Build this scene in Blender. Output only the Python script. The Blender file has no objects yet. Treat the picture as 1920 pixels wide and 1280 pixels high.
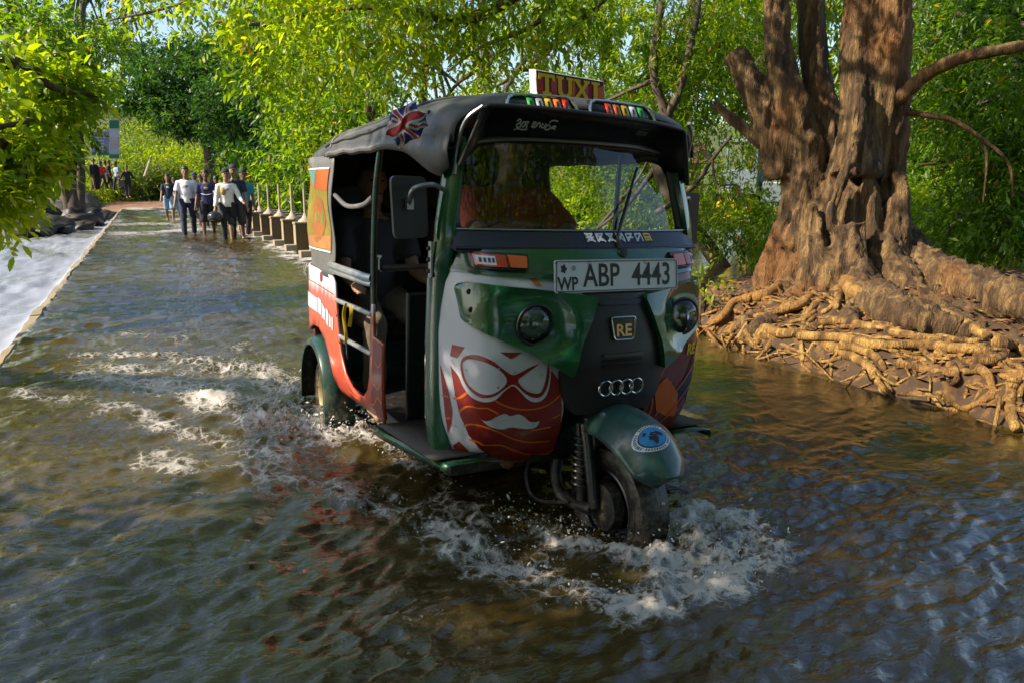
import bpy, bmesh, math, random
import numpy as np
from mathutils import Vector, Matrix, Euler, Quaternion
from mathutils.geometry import tessellate_polygon
random.seed(7); rng = np.random.default_rng(11)
SC = bpy.context.scene; COL = SC.collection
rad = math.radians

# ------------------------------------------------------------ camera, sky, sun, exposure
FPX, PITCH, CAMH, CYAW = 1465.0, 0.1968, 1.235, rad(25.0)
cam = bpy.data.cameras.new('camera'); camo = bpy.data.objects.new('camera', cam); COL.objects.link(camo)
cam.sensor_fit = 'HORIZONTAL'; cam.sensor_width = 36; cam.lens = FPX / 1920 * 36
cam.clip_start = 0.05; cam.clip_end = 2000
camo.location = (0, 0, CAMH); camo.rotation_euler = (math.pi/2 - PITCH, 0, -CYAW)
SC.camera = camo
SUN_EL, SUN_AZ = rad(37), rad(-84)          # azimuth clockwise from +Y: the sun stands to the left, over the river
wd = bpy.data.worlds.new('World'); SC.world = wd; wd.use_nodes = True
nt = wd.node_tree; bg = nt.nodes['Background']; sky = nt.nodes.new('ShaderNodeTexSky')
sky.sky_type = 'NISHITA'; sky.sun_disc = False; sky.sun_elevation = SUN_EL; sky.sun_rotation = SUN_AZ
sky.air_density = 1.0; sky.dust_density = 1.2; sky.ozone_density = 1.0
nt.links.new(sky.outputs[0], bg.inputs[0]); bg.inputs[1].default_value = 0.12
sl = bpy.data.lights.new('sun', 'SUN'); so = bpy.data.objects.new('sun', sl); COL.objects.link(so)
sl.energy = 5.0; sl.angle = rad(0.5); sl.color = (1.0, 0.87, 0.68)
sdir = Vector((math.sin(SUN_AZ)*math.cos(SUN_EL), math.cos(SUN_AZ)*math.cos(SUN_EL), math.sin(SUN_EL)))
so.rotation_euler = (-sdir).to_track_quat('-Z', 'Y').to_euler(); so.location = sdir * 40
SC.view_settings.view_transform = 'Standard'; SC.view_settings.look = 'None'
SC.view_settings.gamma = 1.0; SC.view_settings.exposure = 1.0; SC.view_settings.use_curve_mapping = False
SC.cycles.max_bounces = 8; SC.cycles.transparent_max_bounces = 12; SC.cycles.caustics_reflective = False; SC.cycles.caustics_refractive = False

# ------------------------------------------------------------ placing helpers (where a line of sight meets a plane of the place)
def ray(u, v):
    a = (u-960)/FPX; b = -(v-640)/FPX
    d = Vector((a, math.cos(PITCH)+b*math.sin(PITCH), -math.sin(PITCH)+b*math.cos(PITCH)))
    return Matrix.Rotation(-CYAW, 3, 'Z') @ d
def G(u, v, z=0.0):
    d = ray(u, v); t = (z-CAMH)/d.z; return Vector((0, 0, CAMH)) + d*t
def D(u, v, dist):                 # at a horizontal distance
    d = ray(u, v); return Vector((0, 0, CAMH)) + d*(dist/math.hypot(d.x, d.y))

# ------------------------------------------------------------ noise
def _h(ix, iy, iz, s):
    n = (ix*374761393 + iy*668265263 + iz*2147483647 + s*1274126177) & 0xffffffff
    n = ((n ^ (n >> 13))*1274126177) & 0xffffffff
    n = ((n ^ (n >> 16))*2246822519) & 0xffffffff
    return ((n ^ (n >> 15)) & 0xffff)/65535.0
def vn(x, y, z=None, s=0):
    x = np.asarray(x, float); y = np.asarray(y, float)
    z = np.zeros_like(x) if z is None else np.asarray(z, float)
    fx, fy, fz = np.floor(x), np.floor(y), np.floor(z)
    ix, iy, iz = fx.astype(np.int64), fy.astype(np.int64), fz.astype(np.int64)
    tx, ty, tz = x-fx, y-fy, z-fz
    q = lambda t: t*t*t*(t*(t*6-15)+10)
    tx, ty, tz = q(tx), q(ty), q(tz); r = 0
    for a in (0, 1):
        for b in (0, 1):
            for c in (0, 1):
                w = (tx if a else 1-tx)*(ty if b else 1-ty)*(tz if c else 1-tz)
                r = r + w*_h(ix+a, iy+b, iz+c, s)
    return r*2-1
def fbm(x, y, z=None, o=4, s=0, g=0.5):
    x = np.asarray(x, float); r = 0; a = 1.0
    for i in range(o):
        k = 2.03**i
        r = r + a*vn(x*k, np.asarray(y, float)*k, None if z is None else np.asarray(z, float)*k, s+i*17); a *= g
    return r

# ------------------------------------------------------------ materials
def newmat(name):
    m = bpy.data.materials.new(name); m.use_nodes = True
    return m, m.node_tree.nodes, m.node_tree.links, m.node_tree.nodes['Principled BSDF']
def simple(name, col, rough=0.5, metal=0.0, var=0.15, scale=9.0, bump=0.0, coat=0.0, dirt=None, spec=0.5, bscale=60, mud=0.0):
    """principled paint / cloth / stone with noise in colour, roughness and relief"""
    m, N, L, P = newmat(name)
    tc = N.new('ShaderNodeTexCoord'); nz = N.new('ShaderNodeTexNoise'); nz.inputs['Scale'].default_value = scale; nz.inputs['Detail'].default_value = 6
    L.new(tc.outputs['Object'], nz.inputs['Vector'])
    mx = N.new('ShaderNodeMix'); mx.data_type = 'RGBA'
    c = Vector(col[:3]); mx.inputs['A'].default_value = (*(c*(1-var)), 1)
    mx.inputs['B'].default_value = (*[min(1, k*(1+var)) for k in c], 1)
    L.new(nz.outputs['Fac'], mx.inputs['Factor']); out = mx.outputs['Result']
    if dirt:
        n2 = N.new('ShaderNodeTexNoise'); n2.inputs['Scale'].default_value = dirt[1]; n2.inputs['Detail'].default_value = 8
        L.new(tc.outputs['Object'], n2.inputs['Vector'])
        mr = N.new('ShaderNodeMapRange'); mr.inputs['From Min'].default_value = dirt[2]; mr.inputs['From Max'].default_value = dirt[2]+0.18
        L.new(n2.outputs['Fac'], mr.inputs['Value'])
        m2 = N.new('ShaderNodeMix'); m2.data_type = 'RGBA'; m2.inputs['B'].default_value = (*dirt[0], 1)
        L.new(out, m2.inputs['A']); L.new(mr.outputs['Result'], m2.inputs['Factor']); out = m2.outputs['Result']
    if mud:          # dried splashes, thickest low on the body
        sz = N.new('ShaderNodeSeparateXYZ'); L.new(tc.outputs['Object'], sz.inputs[0]); n4 = N.new('ShaderNodeTexNoise'); n4.inputs['Scale'].default_value = 34; n4.inputs['Detail'].default_value = 7; n4.inputs['Roughness'].default_value = .7; L.new(tc.outputs['Object'], n4.inputs['Vector'])
        k1 = N.new('ShaderNodeMath'); k1.operation = 'MULTIPLY_ADD'; k1.inputs[1].default_value = -.30; L.new(sz.outputs['Z'], k1.inputs[0]); L.new(n4.outputs['Fac'], k1.inputs[2])
        k2 = N.new('ShaderNodeMapRange'); k2.inputs['From Min'].default_value = .42; k2.inputs['From Max'].default_value = .58; k2.inputs['To Max'].default_value = mud; L.new(k1.outputs[0], k2.inputs['Value'])
        m3 = N.new('ShaderNodeMix'); m3.data_type = 'RGBA'; m3.inputs['B'].default_value = (.12, .09, .06, 1); L.new(out, m3.inputs['A']); L.new(k2.outputs['Result'], m3.inputs['Factor']); out = m3.outputs['Result']
    L.new(out, P.inputs['Base Color'])
    rr = N.new('ShaderNodeMapRange'); rr.inputs['To Min'].default_value = max(0.02, rough*0.75); rr.inputs['To Max'].default_value = min(1, rough*1.3)
    L.new(nz.outputs['Fac'], rr.inputs['Value']); L.new(rr.outputs['Result'], P.inputs['Roughness'])
    P.inputs['Metallic'].default_value = metal; P.inputs['Specular IOR Level'].default_value = spec
    if coat: P.inputs['Coat Weight'].default_value = coat; P.inputs['Coat Roughness'].default_value = 0.06
    if bump:
        n3 = N.new('ShaderNodeTexNoise'); n3.inputs['Scale'].default_value = bscale; n3.inputs['Detail'].default_value = 5
        L.new(tc.outputs['Object'], n3.inputs['Vector'])
        b = N.new('ShaderNodeBump'); b.inputs['Strength'].default_value = bump; b.inputs['Distance'].default_value = 0.01
        L.new(n3.outputs['Fac'], b.inputs['Height']); L.new(b.outputs['Normal'], P.inputs['Normal'])
    return m
def ramp(N, stops):
    r = N.new('ShaderNodeValToRGB'); e = r.color_ramp.elements
    while len(e) < len(stops): e.new(0.5)
    for k, (p, c) in zip(e, stops): k.position = p; k.color = (*c, 1)
    return r

# ------------------------------------------------------------ mesh building
class MB:
    def __init__(s): s.v = []; s.f = []
    def add(s, vs, fs):
        o = len(s.v); s.v.extend([tuple(p) for p in vs]); s.f.extend([tuple(i+o for i in f) for f in fs]); return s
    def box(s, c, d, rot=None):
        h = Vector(d)/2; vs = []
        for x in (-1, 1):
            for y in (-1, 1):
                for z in (-1, 1):
                    p = Vector((x*h.x, y*h.y, z*h.z)); vs.append((rot @ p if rot else p) + Vector(c))
        return s.add(vs, [(0,1,3,2), (4,6,7,5), (0,4,5,1), (2,3,7,6), (0,2,6,4), (1,5,7,3)])
    def tube(s, pts, radii, n=10, caps=True, flat=1.0, up=None):
        P = [Vector(p) for p in pts]; m = len(P)
        if not hasattr(radii, '__len__'): radii = [radii]*m
        t0 = (P[1]-P[0]).normalized(); ref = Vector(up) if up else (Vector((0,0,1)) if abs(t0.z) < 0.9 else Vector((1,0,0)))
        nrm = (ref - t0*ref.dot(t0)).normalized(); vs = []
        for i in range(m):
            t = (P[min(i+1, m-1)]-P[max(i-1, 0)]).normalized()
            nrm = (nrm - t*nrm.dot(t)); nrm = nrm.normalized() if nrm.length > 1e-6 else t.orthogonal().normalized()
            b = t.cross(nrm)
            for k in range(n):
                a = 2*math.pi*k/n; vs.append(P[i] + (nrm*math.cos(a)*flat + b*math.sin(a))*radii[i])
        fs = [(i*n+k, i*n+(k+1) % n, (i+1)*n+(k+1) % n, (i+1)*n+k) for i in range(m-1) for k in range(n)]
        if caps: fs += [tuple(range(n-1, -1, -1)), tuple((m-1)*n+k for k in range(n))]
        return s.add(vs, fs)
    def ring(s, c, axis, R, r, n=36, k=10, a0=0, a1=2*math.pi):
        ax = Vector(axis).normalized(); e = ax.orthogonal().normalized(); g = ax.cross(e); c = Vector(c); vs = []; full = abs(a1-a0-2*math.pi) < 1e-6
        m = n if full else n+1
        for i in range(m):
            a = a0+(a1-a0)*i/n; d = e*math.cos(a)+g*math.sin(a)
            for j in range(k):
                b = 2*math.pi*j/k; vs.append(c + d*(R+r*math.cos(b)) + ax*(r*math.sin(b)))
        fs = [(i*k+j, ((i+1) % m)*k+j, ((i+1) % m)*k+(j+1) % k, i*k+(j+1) % k) for i in range(n) for j in range(k)]
        return s.add(vs, fs)
    def lathe(s, prof, c, axis, n=28):
        ax = Vector(axis).normalized(); e = ax.orthogonal().normalized(); g = ax.cross(e); c = Vector(c); vs = []; m = len(prof)
        for (r, h) in prof:
            for i in range(n):
                a = 2*math.pi*i/n; vs.append(c + (e*math.cos(a)+g*math.sin(a))*r + ax*h)
        fs = [(j*n+i, j*n+(i+1) % n, (j+1)*n+(i+1) % n, (j+1)*n+i) for j in range(m-1) for i in range(n)]
        return s.add(vs, fs)
    def ell(s, c, r, nu=16, nv=10, rot=None):
        vs = []; c = Vector(c)
        for j in range(nv+1):
            t = math.pi*j/nv
            for i in range(nu):
                a = 2*math.pi*i/nu
                p = Vector((r[0]*math.sin(t)*math.cos(a), r[1]*math.sin(t)*math.sin(a), r[2]*math.cos(t)))
                vs.append(c + (rot @ p if rot else p))
        fs = [(j*nu+i, (j+1)*nu+i, (j+1)*nu+(i+1) % nu, j*nu+(i+1) % nu) for j in range(nv) for i in range(nu)]
        return s.add(vs, fs)
    def grid(s, rows, closed=False):
        m, n = len(rows), len(rows[0]); vs = [p for r in rows for p in r]
        fs = [(j*n+i, j*n+(i+1) % n, (j+1)*n+(i+1) % n, (j+1)*n+i) for j in range(m-1) for i in range(n if closed else n-1)]
        return s.add(vs, fs)
    def poly(s, pts, depth=None):
        """flat polygon, extruded along a vector when depth is given"""
        P = [Vector(p) for p in pts]; n = len(P); tri = tessellate_polygon([P])
        s.add(P, [tuple(t) for t in tri])
        if depth is not None:
            d = Vector(depth); s.add([p+d for p in P], [tuple(reversed(t)) for t in tri])
            s.add(P+[p+d for p in P], [(i, (i+1) % n, n+(i+1) % n, n+i) for i in range(n)])
        return s
    def mesh(s, name):
        me = bpy.data.meshes.new(name); me.from_pydata(s.v, [], s.f); me.update(); return me
def finish(me, smooth=True, weld=True, angle=None, recalc=True):
    bm = bmesh.new(); bm.from_mesh(me)
    if weld: bmesh.ops.remove_doubles(bm, verts=bm.verts, dist=1e-5)
    if recalc: bmesh.ops.recalc_face_normals(bm, faces=bm.faces)
    if angle is not None:
        for e in bm.edges:
            if len(e.link_faces) == 2 and e.calc_face_angle(0) > rad(angle): e.smooth = False
    for f in bm.faces: f.smooth = smooth
    bm.to_mesh(me); bm.free(); me.update(); return me
def link(name, me, m=None, parent=None):
    o = bpy.data.objects.new(name, me); COL.objects.link(o)
    if m is not None and me is not None and len(me.materials) == 0: me.materials.append(m)
    if parent is not None: o.parent = parent
    return o
def obj(name, mb, m, parent=None, smooth=True, angle=40, bevel=0, solid=0, sub=0, recalc=True):
    me = finish(mb.mesh(name), smooth, angle=angle, recalc=recalc); o = link(name, me, m, parent)
    if solid:
        k = o.modifiers.new('solid', 'SOLIDIFY'); k.thickness = solid; k.offset = 0
    if bevel:
        k = o.modifiers.new('bevel', 'BEVEL'); k.width = bevel; k.segments = 2; k.limit_method = 'ANGLE'; k.angle_limit = rad(40)
    if sub:
        k = o.modifiers.new('sub', 'SUBSURF'); k.levels = sub; k.render_levels = sub
    return o
def fuse(mb, voxel, smooth=3, name='fused'):
    """melt overlapping closed shapes into one continuous skin"""
    me = mb.mesh(name); o = bpy.data.objects.new(name, me); COL.objects.link(o)
    k = o.modifiers.new('r', 'REMESH'); k.mode = 'VOXEL'; k.voxel_size = voxel
    if smooth:
        s = o.modifiers.new('s', 'SMOOTH'); s.factor = 0.5; s.iterations = smooth
    dg = bpy.context.evaluated_depsgraph_get(); r = bpy.data.meshes.new_from_object(o.evaluated_get(dg))
    bpy.data.objects.remove(o); bpy.data.meshes.remove(me)
    for p in r.polygons: p.use_smooth = True
    r.name = name
    return r
def coords(me):
    a = np.empty(len(me.vertices)*3); me.vertices.foreach_get('co', a); return a.reshape(-1, 3)
def normals(me):
    a = np.empty(len(me.vertices)*3); me.vertices.foreach_get('normal', a); return a.reshape(-1, 3)
def setco(me, a):
    me.vertices.foreach_set('co', np.ascontiguousarray(a).ravel()); me.update()
def empty(name, loc=(0,0,0), rz=0.0, label=None, cat=None, group=None):
    o = bpy.data.objects.new(name, None); COL.objects.link(o); o.location = loc; o.rotation_euler = (0, 0, rz); o.empty_display_size = 0.2
    return tag(o, label, cat, group)
def tag(o, label=None, cat=None, group=None, kind=None):
    if label: o['label'] = label
    if cat: o['category'] = cat
    if group: o['group'] = group
    if kind: o['kind'] = kind
    return o
def copy_tree(o, parent=None):
    c = o.copy(); COL.objects.link(c); c.parent = parent
    for ch in [k for k in bpy.data.objects if k.parent == o]: copy_tree(ch, c)
    return c
def spline(pts, n=8):
    """Catmull-Rom through points"""
    P = [Vector(p) for p in pts]; P = [P[0]*2-P[1]] + P + [P[-1]*2-P[-2]]; out = []
    for i in range(1, len(P)-2):
        for k in range(n):
            t = k/n; a, b, c, d = P[i-1], P[i], P[i+1], P[i+2]
            out.append(0.5*((2*b) + (c-a)*t + (2*a-5*b+4*c-d)*t*t + (3*b-a-3*c+d)*t**3))
    out.append(P[-2]); return out
def lerp(a, b, t): return a+(b-a)*t
def interp(x, xs, ys): return float(np.interp(x, xs, ys))
def text_mesh(txt, size, bold=0.0, extrude=0.0, align='CENTER'):
    cu = bpy.data.curves.new('t', 'FONT'); cu.body = txt; cu.size = size; cu.offset = bold; cu.extrude = extrude
    cu.align_x = align; cu.align_y = 'CENTER'; cu.resolution_u = 3
    o = bpy.data.objects.new('t', cu); COL.objects.link(o)
    dg = bpy.context.evaluated_depsgraph_get(); me = bpy.data.meshes.new_from_object(o.evaluated_get(dg))
    bpy.data.objects.remove(o); bpy.data.curves.remove(cu); return me
# ============================================================ water, causeway, banks
def dist_poly(X, Y, pts):
    """distance from every point to a polyline, and how far along it (0..1)"""
    best = np.full(X.shape, 1e9); along = np.zeros(X.shape); n = len(pts)-1
    for i in range(n):
        ax, ay = pts[i]; bx, by = pts[i+1]; dx, dy = bx-ax, by-ay; L2 = dx*dx+dy*dy
        t = np.clip(((X-ax)*dx+(Y-ay)*dy)/L2, 0, 1); d = np.hypot(X-ax-t*dx, Y-ay-t*dy)
        m = d < best; best = np.where(m, d, best); along = np.where(m, (i+t)/n, along)
    return best, along
def sm(a, b, x): t = np.clip((x-a)/(b-a), 0, 1); return t*t*(3-2*t)

def water_material(name, deep, shallow, foamcol=(0.56, 0.53, 0.50), rip=1.0):
    m, N, L, P = newmat(name)
    geo = N.new('ShaderNodeNewGeometry'); mp = N.new('ShaderNodeMapping'); mp.inputs['Rotation'].default_value = (0, 0, rad(18)); mp.inputs['Scale'].default_value = (1.0, 2.1, 1.0)
    L.new(geo.outputs['Position'], mp.inputs['Vector'])
    def noise(sc, det, dist=0.0, rough=0.55, vec=mp.outputs[0]):
        n = N.new('ShaderNodeTexNoise'); n.inputs['Scale'].default_value = sc; n.inputs['Detail'].default_value = det; n.inputs['Distortion'].default_value = dist; n.inputs['Roughness'].default_value = rough
        L.new(vec, n.inputs['Vector']); return n
    n1 = noise(0.55, 5, 0.6, vec=geo.outputs['Position']); n2 = noise(4.0, 6, 1.2)
    r1 = ramp(N, [(0.30, deep), (0.52, shallow), (0.72, tuple(k*1.25 for k in shallow))]); L.new(n1.outputs['Fac'], r1.inputs[0])
    mx = N.new('ShaderNodeMix'); mx.data_type = 'RGBA'; mx.blend_type = 'MULTIPLY'; mx.inputs['Factor'].default_value = 0.6
    r2 = ramp(N, [(0.3, (0.45, 0.42, 0.36)), (0.7, (1.25, 1.2, 1.05))]); L.new(n2.outputs['Fac'], r2.inputs[0]); L.new(r1.outputs[0], mx.inputs['A']); L.new(r2.outputs[0], mx.inputs['B'])
    at = N.new('ShaderNodeAttribute'); at.attribute_name = 'foam'
    nf = noise(38, 9, 2.6, 0.70, geo.outputs['Position']); nb = noise(7, 5, 1.0, 0.6, geo.outputs['Position'])
    rs = N.new('ShaderNodeMath'); rs.operation = 'SUBTRACT'; L.new(nf.outputs['Fac'], rs.inputs[0]); rs.inputs[1].default_value = 0.5
    ra = N.new('ShaderNodeMath'); ra.operation = 'ABSOLUTE'; L.new(rs.outputs[0], ra.inputs[0])
    vo = N.new('ShaderNodeTexVoronoi'); vo.feature = 'DISTANCE_TO_EDGE'; vo.inputs['Scale'].default_value = 19; wv_ = N.new('ShaderNodeVectorMath'); wv_.operation = 'MULTIPLY_ADD'; wv_.inputs[1].default_value = (.10, .10, .10)
    L.new(nb.outputs['Color'], wv_.inputs[0]); L.new(geo.outputs['Position'], wv_.inputs[2]); L.new(wv_.outputs[0], vo.inputs['Vector'])
    v1 = N.new('ShaderNodeMath'); v1.operation = 'MULTIPLY_ADD'; v1.inputs[1].default_value = 0.55; L.new(vo.outputs['Distance'], v1.inputs[0]); L.new(ra.outputs[0], v1.inputs[2])
    ad = N.new('ShaderNodeMath'); ad.operation = 'MULTIPLY_ADD'; L.new(v1.outputs[0], ad.inputs[0]); ad.inputs[1].default_value = 1.75
    mb_ = N.new('ShaderNodeMath'); mb_.operation = 'MULTIPLY'; mb_.inputs[1].default_value = 0.62; L.new(nb.outputs['Fac'], mb_.inputs[0]); L.new(mb_.outputs[0], ad.inputs[2])
    # foam shows where the attribute overcomes the lacy noise
    sb = N.new('ShaderNodeMath'); sb.operation = 'SUBTRACT'; L.new(at.outputs['Fac'], sb.inputs[0]); L.new(ad.outputs[0], sb.inputs[1])
    mr = N.new('ShaderNodeMapRange'); mr.inputs['From Min'].default_value = -0.04; mr.inputs['From Max'].default_value = 0.24; L.new(sb.outputs[0], mr.inputs['Value'])
    mf = N.new('ShaderNodeMix'); mf.data_type = 'RGBA'; mf.inputs['B'].default_value = (*foamcol, 1); L.new(mx.outputs['Result'], mf.inputs['A']); mq = N.new('ShaderNodeMath'); mq.operation = 'MULTIPLY'; mq.inputs[1].default_value = 0.8; L.new(mr.outputs['Result'], mq.inputs[0]); L.new(mq.outputs[0], mf.inputs['Factor'])
    L.new(mf.outputs['Result'], P.inputs['Base Color'])
    rg = N.new('ShaderNodeMapRange'); rg.inputs['To Min'].default_value = 0.02; rg.inputs['To Max'].default_value = 0.42; L.new(mr.outputs['Result'], rg.inputs['Value']); L.new(rg.outputs['Result'], P.inputs['Roughness'])
    P.inputs['IOR'].default_value = 1.85
    na = noise(21, 4, 0.9); nc = noise(60, 3, 0.4)
    h1 = N.new('ShaderNodeMath'); h1.operation = 'MULTIPLY_ADD'; L.new(na.outputs['Fac'], h1.inputs[0]); h1.inputs[1].default_value = 1.0
    h2 = N.new('ShaderNodeMath'); h2.operation = 'MULTIPLY'; h2.inputs[1].default_value = 0.14; L.new(nc.outputs['Fac'], h2.inputs[0]); L.new(h2.outputs[0], h1.inputs[2])
    h3 = N.new('ShaderNodeMath'); h3.operation = 'MULTIPLY_ADD'; L.new(mr.outputs['Result'], h3.inputs[0]); L.new(nf.outputs['Fac'], h3.inputs[1]); L.new(h1.outputs[0], h3.inputs[2])
    bp = N.new('ShaderNodeBump'); sx = N.new('ShaderNodeSeparateXYZ'); L.new(geo.outputs['Position'], sx.inputs[0]); ms = N.new('ShaderNodeMapRange'); ms.inputs['From Min'].default_value = 2.1; ms.inputs['From Max'].default_value = 3.4; ms.inputs['To Min'].default_value = 0.26*rip; ms.inputs['To Max'].default_value = 0.09*rip; L.new(sx.outputs['X'], ms.inputs['Value']); L.new(ms.outputs['Result'], bp.inputs['Strength']); bp.inputs['Distance'].default_value = 0.02; L.new(h3.outputs[0], bp.inputs['Height']); L.new(bp.outputs['Normal'], P.inputs['Normal'])
    return m
mWater = water_material('causeway_water', (0.020, 0.013, 0.004), (0.064, 0.046, 0.012))
mRapids = water_material('white_water', (0.10, 0.10, 0.095), (0.20, 0.20, 0.20), (0.26, 0.28, 0.34))

# --- the sheet of water that runs over the causeway and stands in the pool beside it
xs = list(np.arange(-1.0, 4.3, 0.0155)); st = 0.016
while xs[-1] < 60: st *= 1.07; xs.append(xs[-1]+st)
ys = [-8, -5, -3, -2, -1, -.3, .2, .5, .7]; 
while ys[-1] < 64: ys.append(ys[-1]+max(0.0125, 0.0062*ys[-1]))
XX, YY = np.meshgrid(np.array(xs), np.array(ys))
cell = np.maximum(0.0155, 0.0062*YY); fade = np.clip(1.3-cell/0.10, 0, 1)
# current runs towards -x: short choppy ripples, longer swells further out
qx, qy = XX*np.cos(.3)+YY*np.sin(.3), -XX*np.sin(.3)+YY*np.cos(.3)
H = 0.013*fbm(qx*3.2, qy*6.5, o=2, s=3)*np.clip(YY/1.5, .6, 1.6)
H += 0.0130*(1-np.abs(fbm(qx*9+.8*fbm(XX*2, YY*2, o=2, s=9), qy*19, o=2, s=5)))*fade
H += 0.0038*fbm(qx*17, qy*30, o=2, s=8)*fade*(cell < .05)
H += 0.022*fbm(XX*.55, YY*.9, o=2, s=21)*sm(5, 16, YY)
pool = sm(2.3, 3.2, XX); H *= (1-.80*pool*sm(.5, 2.0, YY))
foam = np.zeros_like(XX)
chop = fbm(XX*11, YY*11, o=4, s=31); chop2 = fbm(XX*5, YY*5, o=3, s=41); chop3 = .8-1.6*np.abs(fbm(XX*15+.5*chop, YY*15-.5*chop2, o=3, s=46))
WAKES = [  # path, half width, height, foam strength
 ([(1.62, 2.16), (1.80, 2.20), (1.89, 2.08), (1.84, 1.90), (1.68, 1.80), (1.46, 1.79), (1.28, 1.80), (1.16, 1.85), (1.07, 2.02), (1.00, 2.20), (.93, 2.44), (.82, 2.63), (.74, 2.85), (.60, 3.08), (.42, 3.28), (.20, 3.55), (-.1, 3.9)], .075, .060, .98),
 ([(1.60, 1.98), (1.48, 2.03), (1.32, 2.16), (1.22, 2.36), (1.08, 2.52), (.95, 2.66), (.82, 2.84)], .07, .085, .95),
 ([(1.70, 2.05), (1.60, 1.94), (1.45, 1.93)], .10, .05, 1.05), ([(1.62, 2.35), (1.78, 2.30), (1.86, 2.14)], .06, .05, .70),
 ([(.87, 4.02), (.72, 3.80), (.62, 3.76), (.54, 4.0), (.48, 4.25), (.34, 4.62), (.09, 5.12), (-.20, 5.5), (-.5, 5.8)], .11, .060, .92),
 ([(.80, 4.05), (.66, 4.05), (.60, 4.3)], .15, .085, 1.05), ([(.95, 3.85), (.90, 3.70), (.98, 3.55)], .07, .07, .85),
 ([(.74, 4.70), (.62, 5.40), (.36, 5.72), (.02, 6.12), (-.44, 6.42)], .13, .055, .80),
 ([(.96, 3.62), (1.02, 3.30), (1.07, 2.95), (1.12, 2.74)], .06, .035, .78),
 ([(-.6, 7.5), (.16, 6.76), (.69, 6.06), (.85, 5.6)], .14, .030, .62),
 ([(.50, 3.5), (.22, 4.05), (-.1, 4.6)], .09, .022, .66), ([(.62, 3.4), (.35, 3.75), (.05, 4.2), (-.3, 4.9), (-.7, 5.4)], .10, .02, .72), ([(.55, 4.4), (.30, 5.0), (.0, 5.6), (-.4, 6.1)], .12, .03, .80), ([(.50, 5.3), (.2, 5.9), (-.3, 6.9)], .12, .025, .70), ([(.70, 2.9), (.45, 3.05), (.2, 3.2), (-.15, 3.5)], .07, .015, .62), ([(2.2, 2.4), (2.35, 3.2), (2.3, 4.2)], .10, .02, .52),
 ([(1.95, 2.05), (2.3, 2.3), (2.9, 2.55), (3.7, 2.7)], .05, .024, .28), ([(1.95, 1.9), (2.3, 2.05), (2.8, 2.2), (3.4, 2.3)], .05, .020, .25)]
for k, (pts, hw, hh, fs) in enumerate(WAKES):
    sp = [(p.x, p.y) for p in spline([(a, b, 0) for a, b in pts], 4)]
    jx, jy = XX+.05*fbm(XX*7, YY*7, o=3, s=50+k), YY+.05*fbm(XX*7, YY*7, o=3, s=80+k)
    d, al = dist_poly(jx, jy, sp); g = np.exp(-(d/hw)**2); tail = 1-.55*al
    H += hh*(.50 if k < 4 else .62)*g*tail*(.40+.35*chop+.30*chop2+.50*chop3)
    foam = np.maximum(foam, (.80 if k < 4 else .88 if k in (4, 5, 7, 8, 11, 12) else .74)*fs*np.exp(-(d/(hw*1.9))**2)*(.90+.25*chop2)*(1-.16*al))
# churned area in front of and around the wheels
for cx, cy, r, a in ((1.50, 1.92, .20, .70), (1.72, 2.02, .16, .76), (.62, 4.0, .24, .86), (1.05, 2.35, .16, .55), (.80, 4.4, .2, .7)):
    g = np.exp(-((XX-cx)**2+(YY-cy)**2)/r**2); foam = np.maximum(foam, .76*a*g**.7*(.85+.3*chop2)); H += .012*g*(chop+chop3)
# broken water along both edges; far foam also stands in for pale sky reflection
foam = np.maximum(foam, .58*sm(9, 26, YY)*(.72+.6*fbm(XX*.8, YY*.35, o=4, s=61))*(XX < 3.4))
foam = np.maximum(foam, .74*np.exp(-((XX-2.45)/.5)**2)*sm(8, 12, YY)*(.85+.5*chop2))
foam = np.maximum(foam, .55*np.exp(-((XX+1.0)/.10)**2)*(.7+.6*chop2)*sm(3, 6, YY))
foam += .03*fbm(XX*1.7, YY*3, o=3, s=71)
H[XX < -.97] *= .3
nx, ny = len(xs), len(ys)
vs = np.stack([XX, YY, H], -1).reshape(-1, 3)
ii = (np.arange(ny-1)[:, None]*nx+np.arange(nx-1)[None, :]).ravel(); quads = np.stack([ii, ii+1, ii+1+nx, ii+nx], 1)
def np_mesh(name, V, Q, smooth=True):
    me = bpy.data.meshes.new(name); k = Q.shape[1]
    me.vertices.add(len(V)); me.vertices.foreach_set('co', np.ascontiguousarray(V, dtype=np.float32).ravel())
    me.loops.add(Q.size); me.loops.foreach_set('vertex_index', np.ascontiguousarray(Q, dtype=np.int32).ravel())
    me.polygons.add(len(Q)); me.polygons.foreach_set('loop_start', np.arange(0, Q.size, k, dtype=np.int32))
    try: me.polygons.foreach_set('loop_total', np.full(len(Q), k, dtype=np.int32))
    except Exception: pass
    me.update(calc_edges=True)
    if smooth: me.polygons.foreach_set('use_smooth', np.ones(len(Q), dtype=bool))
    return me
def fattr(me, name, vals):
    a = me.attributes.new(name, 'FLOAT', 'POINT'); a.data.foreach_set('value', np.ascontiguousarray(vals, dtype=np.float32).ravel())
wm = np_mesh('water', vs, quads); fattr(wm, 'foam', foam.ravel())
tag(link('water', wm, mWater), kind='structure')

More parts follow.
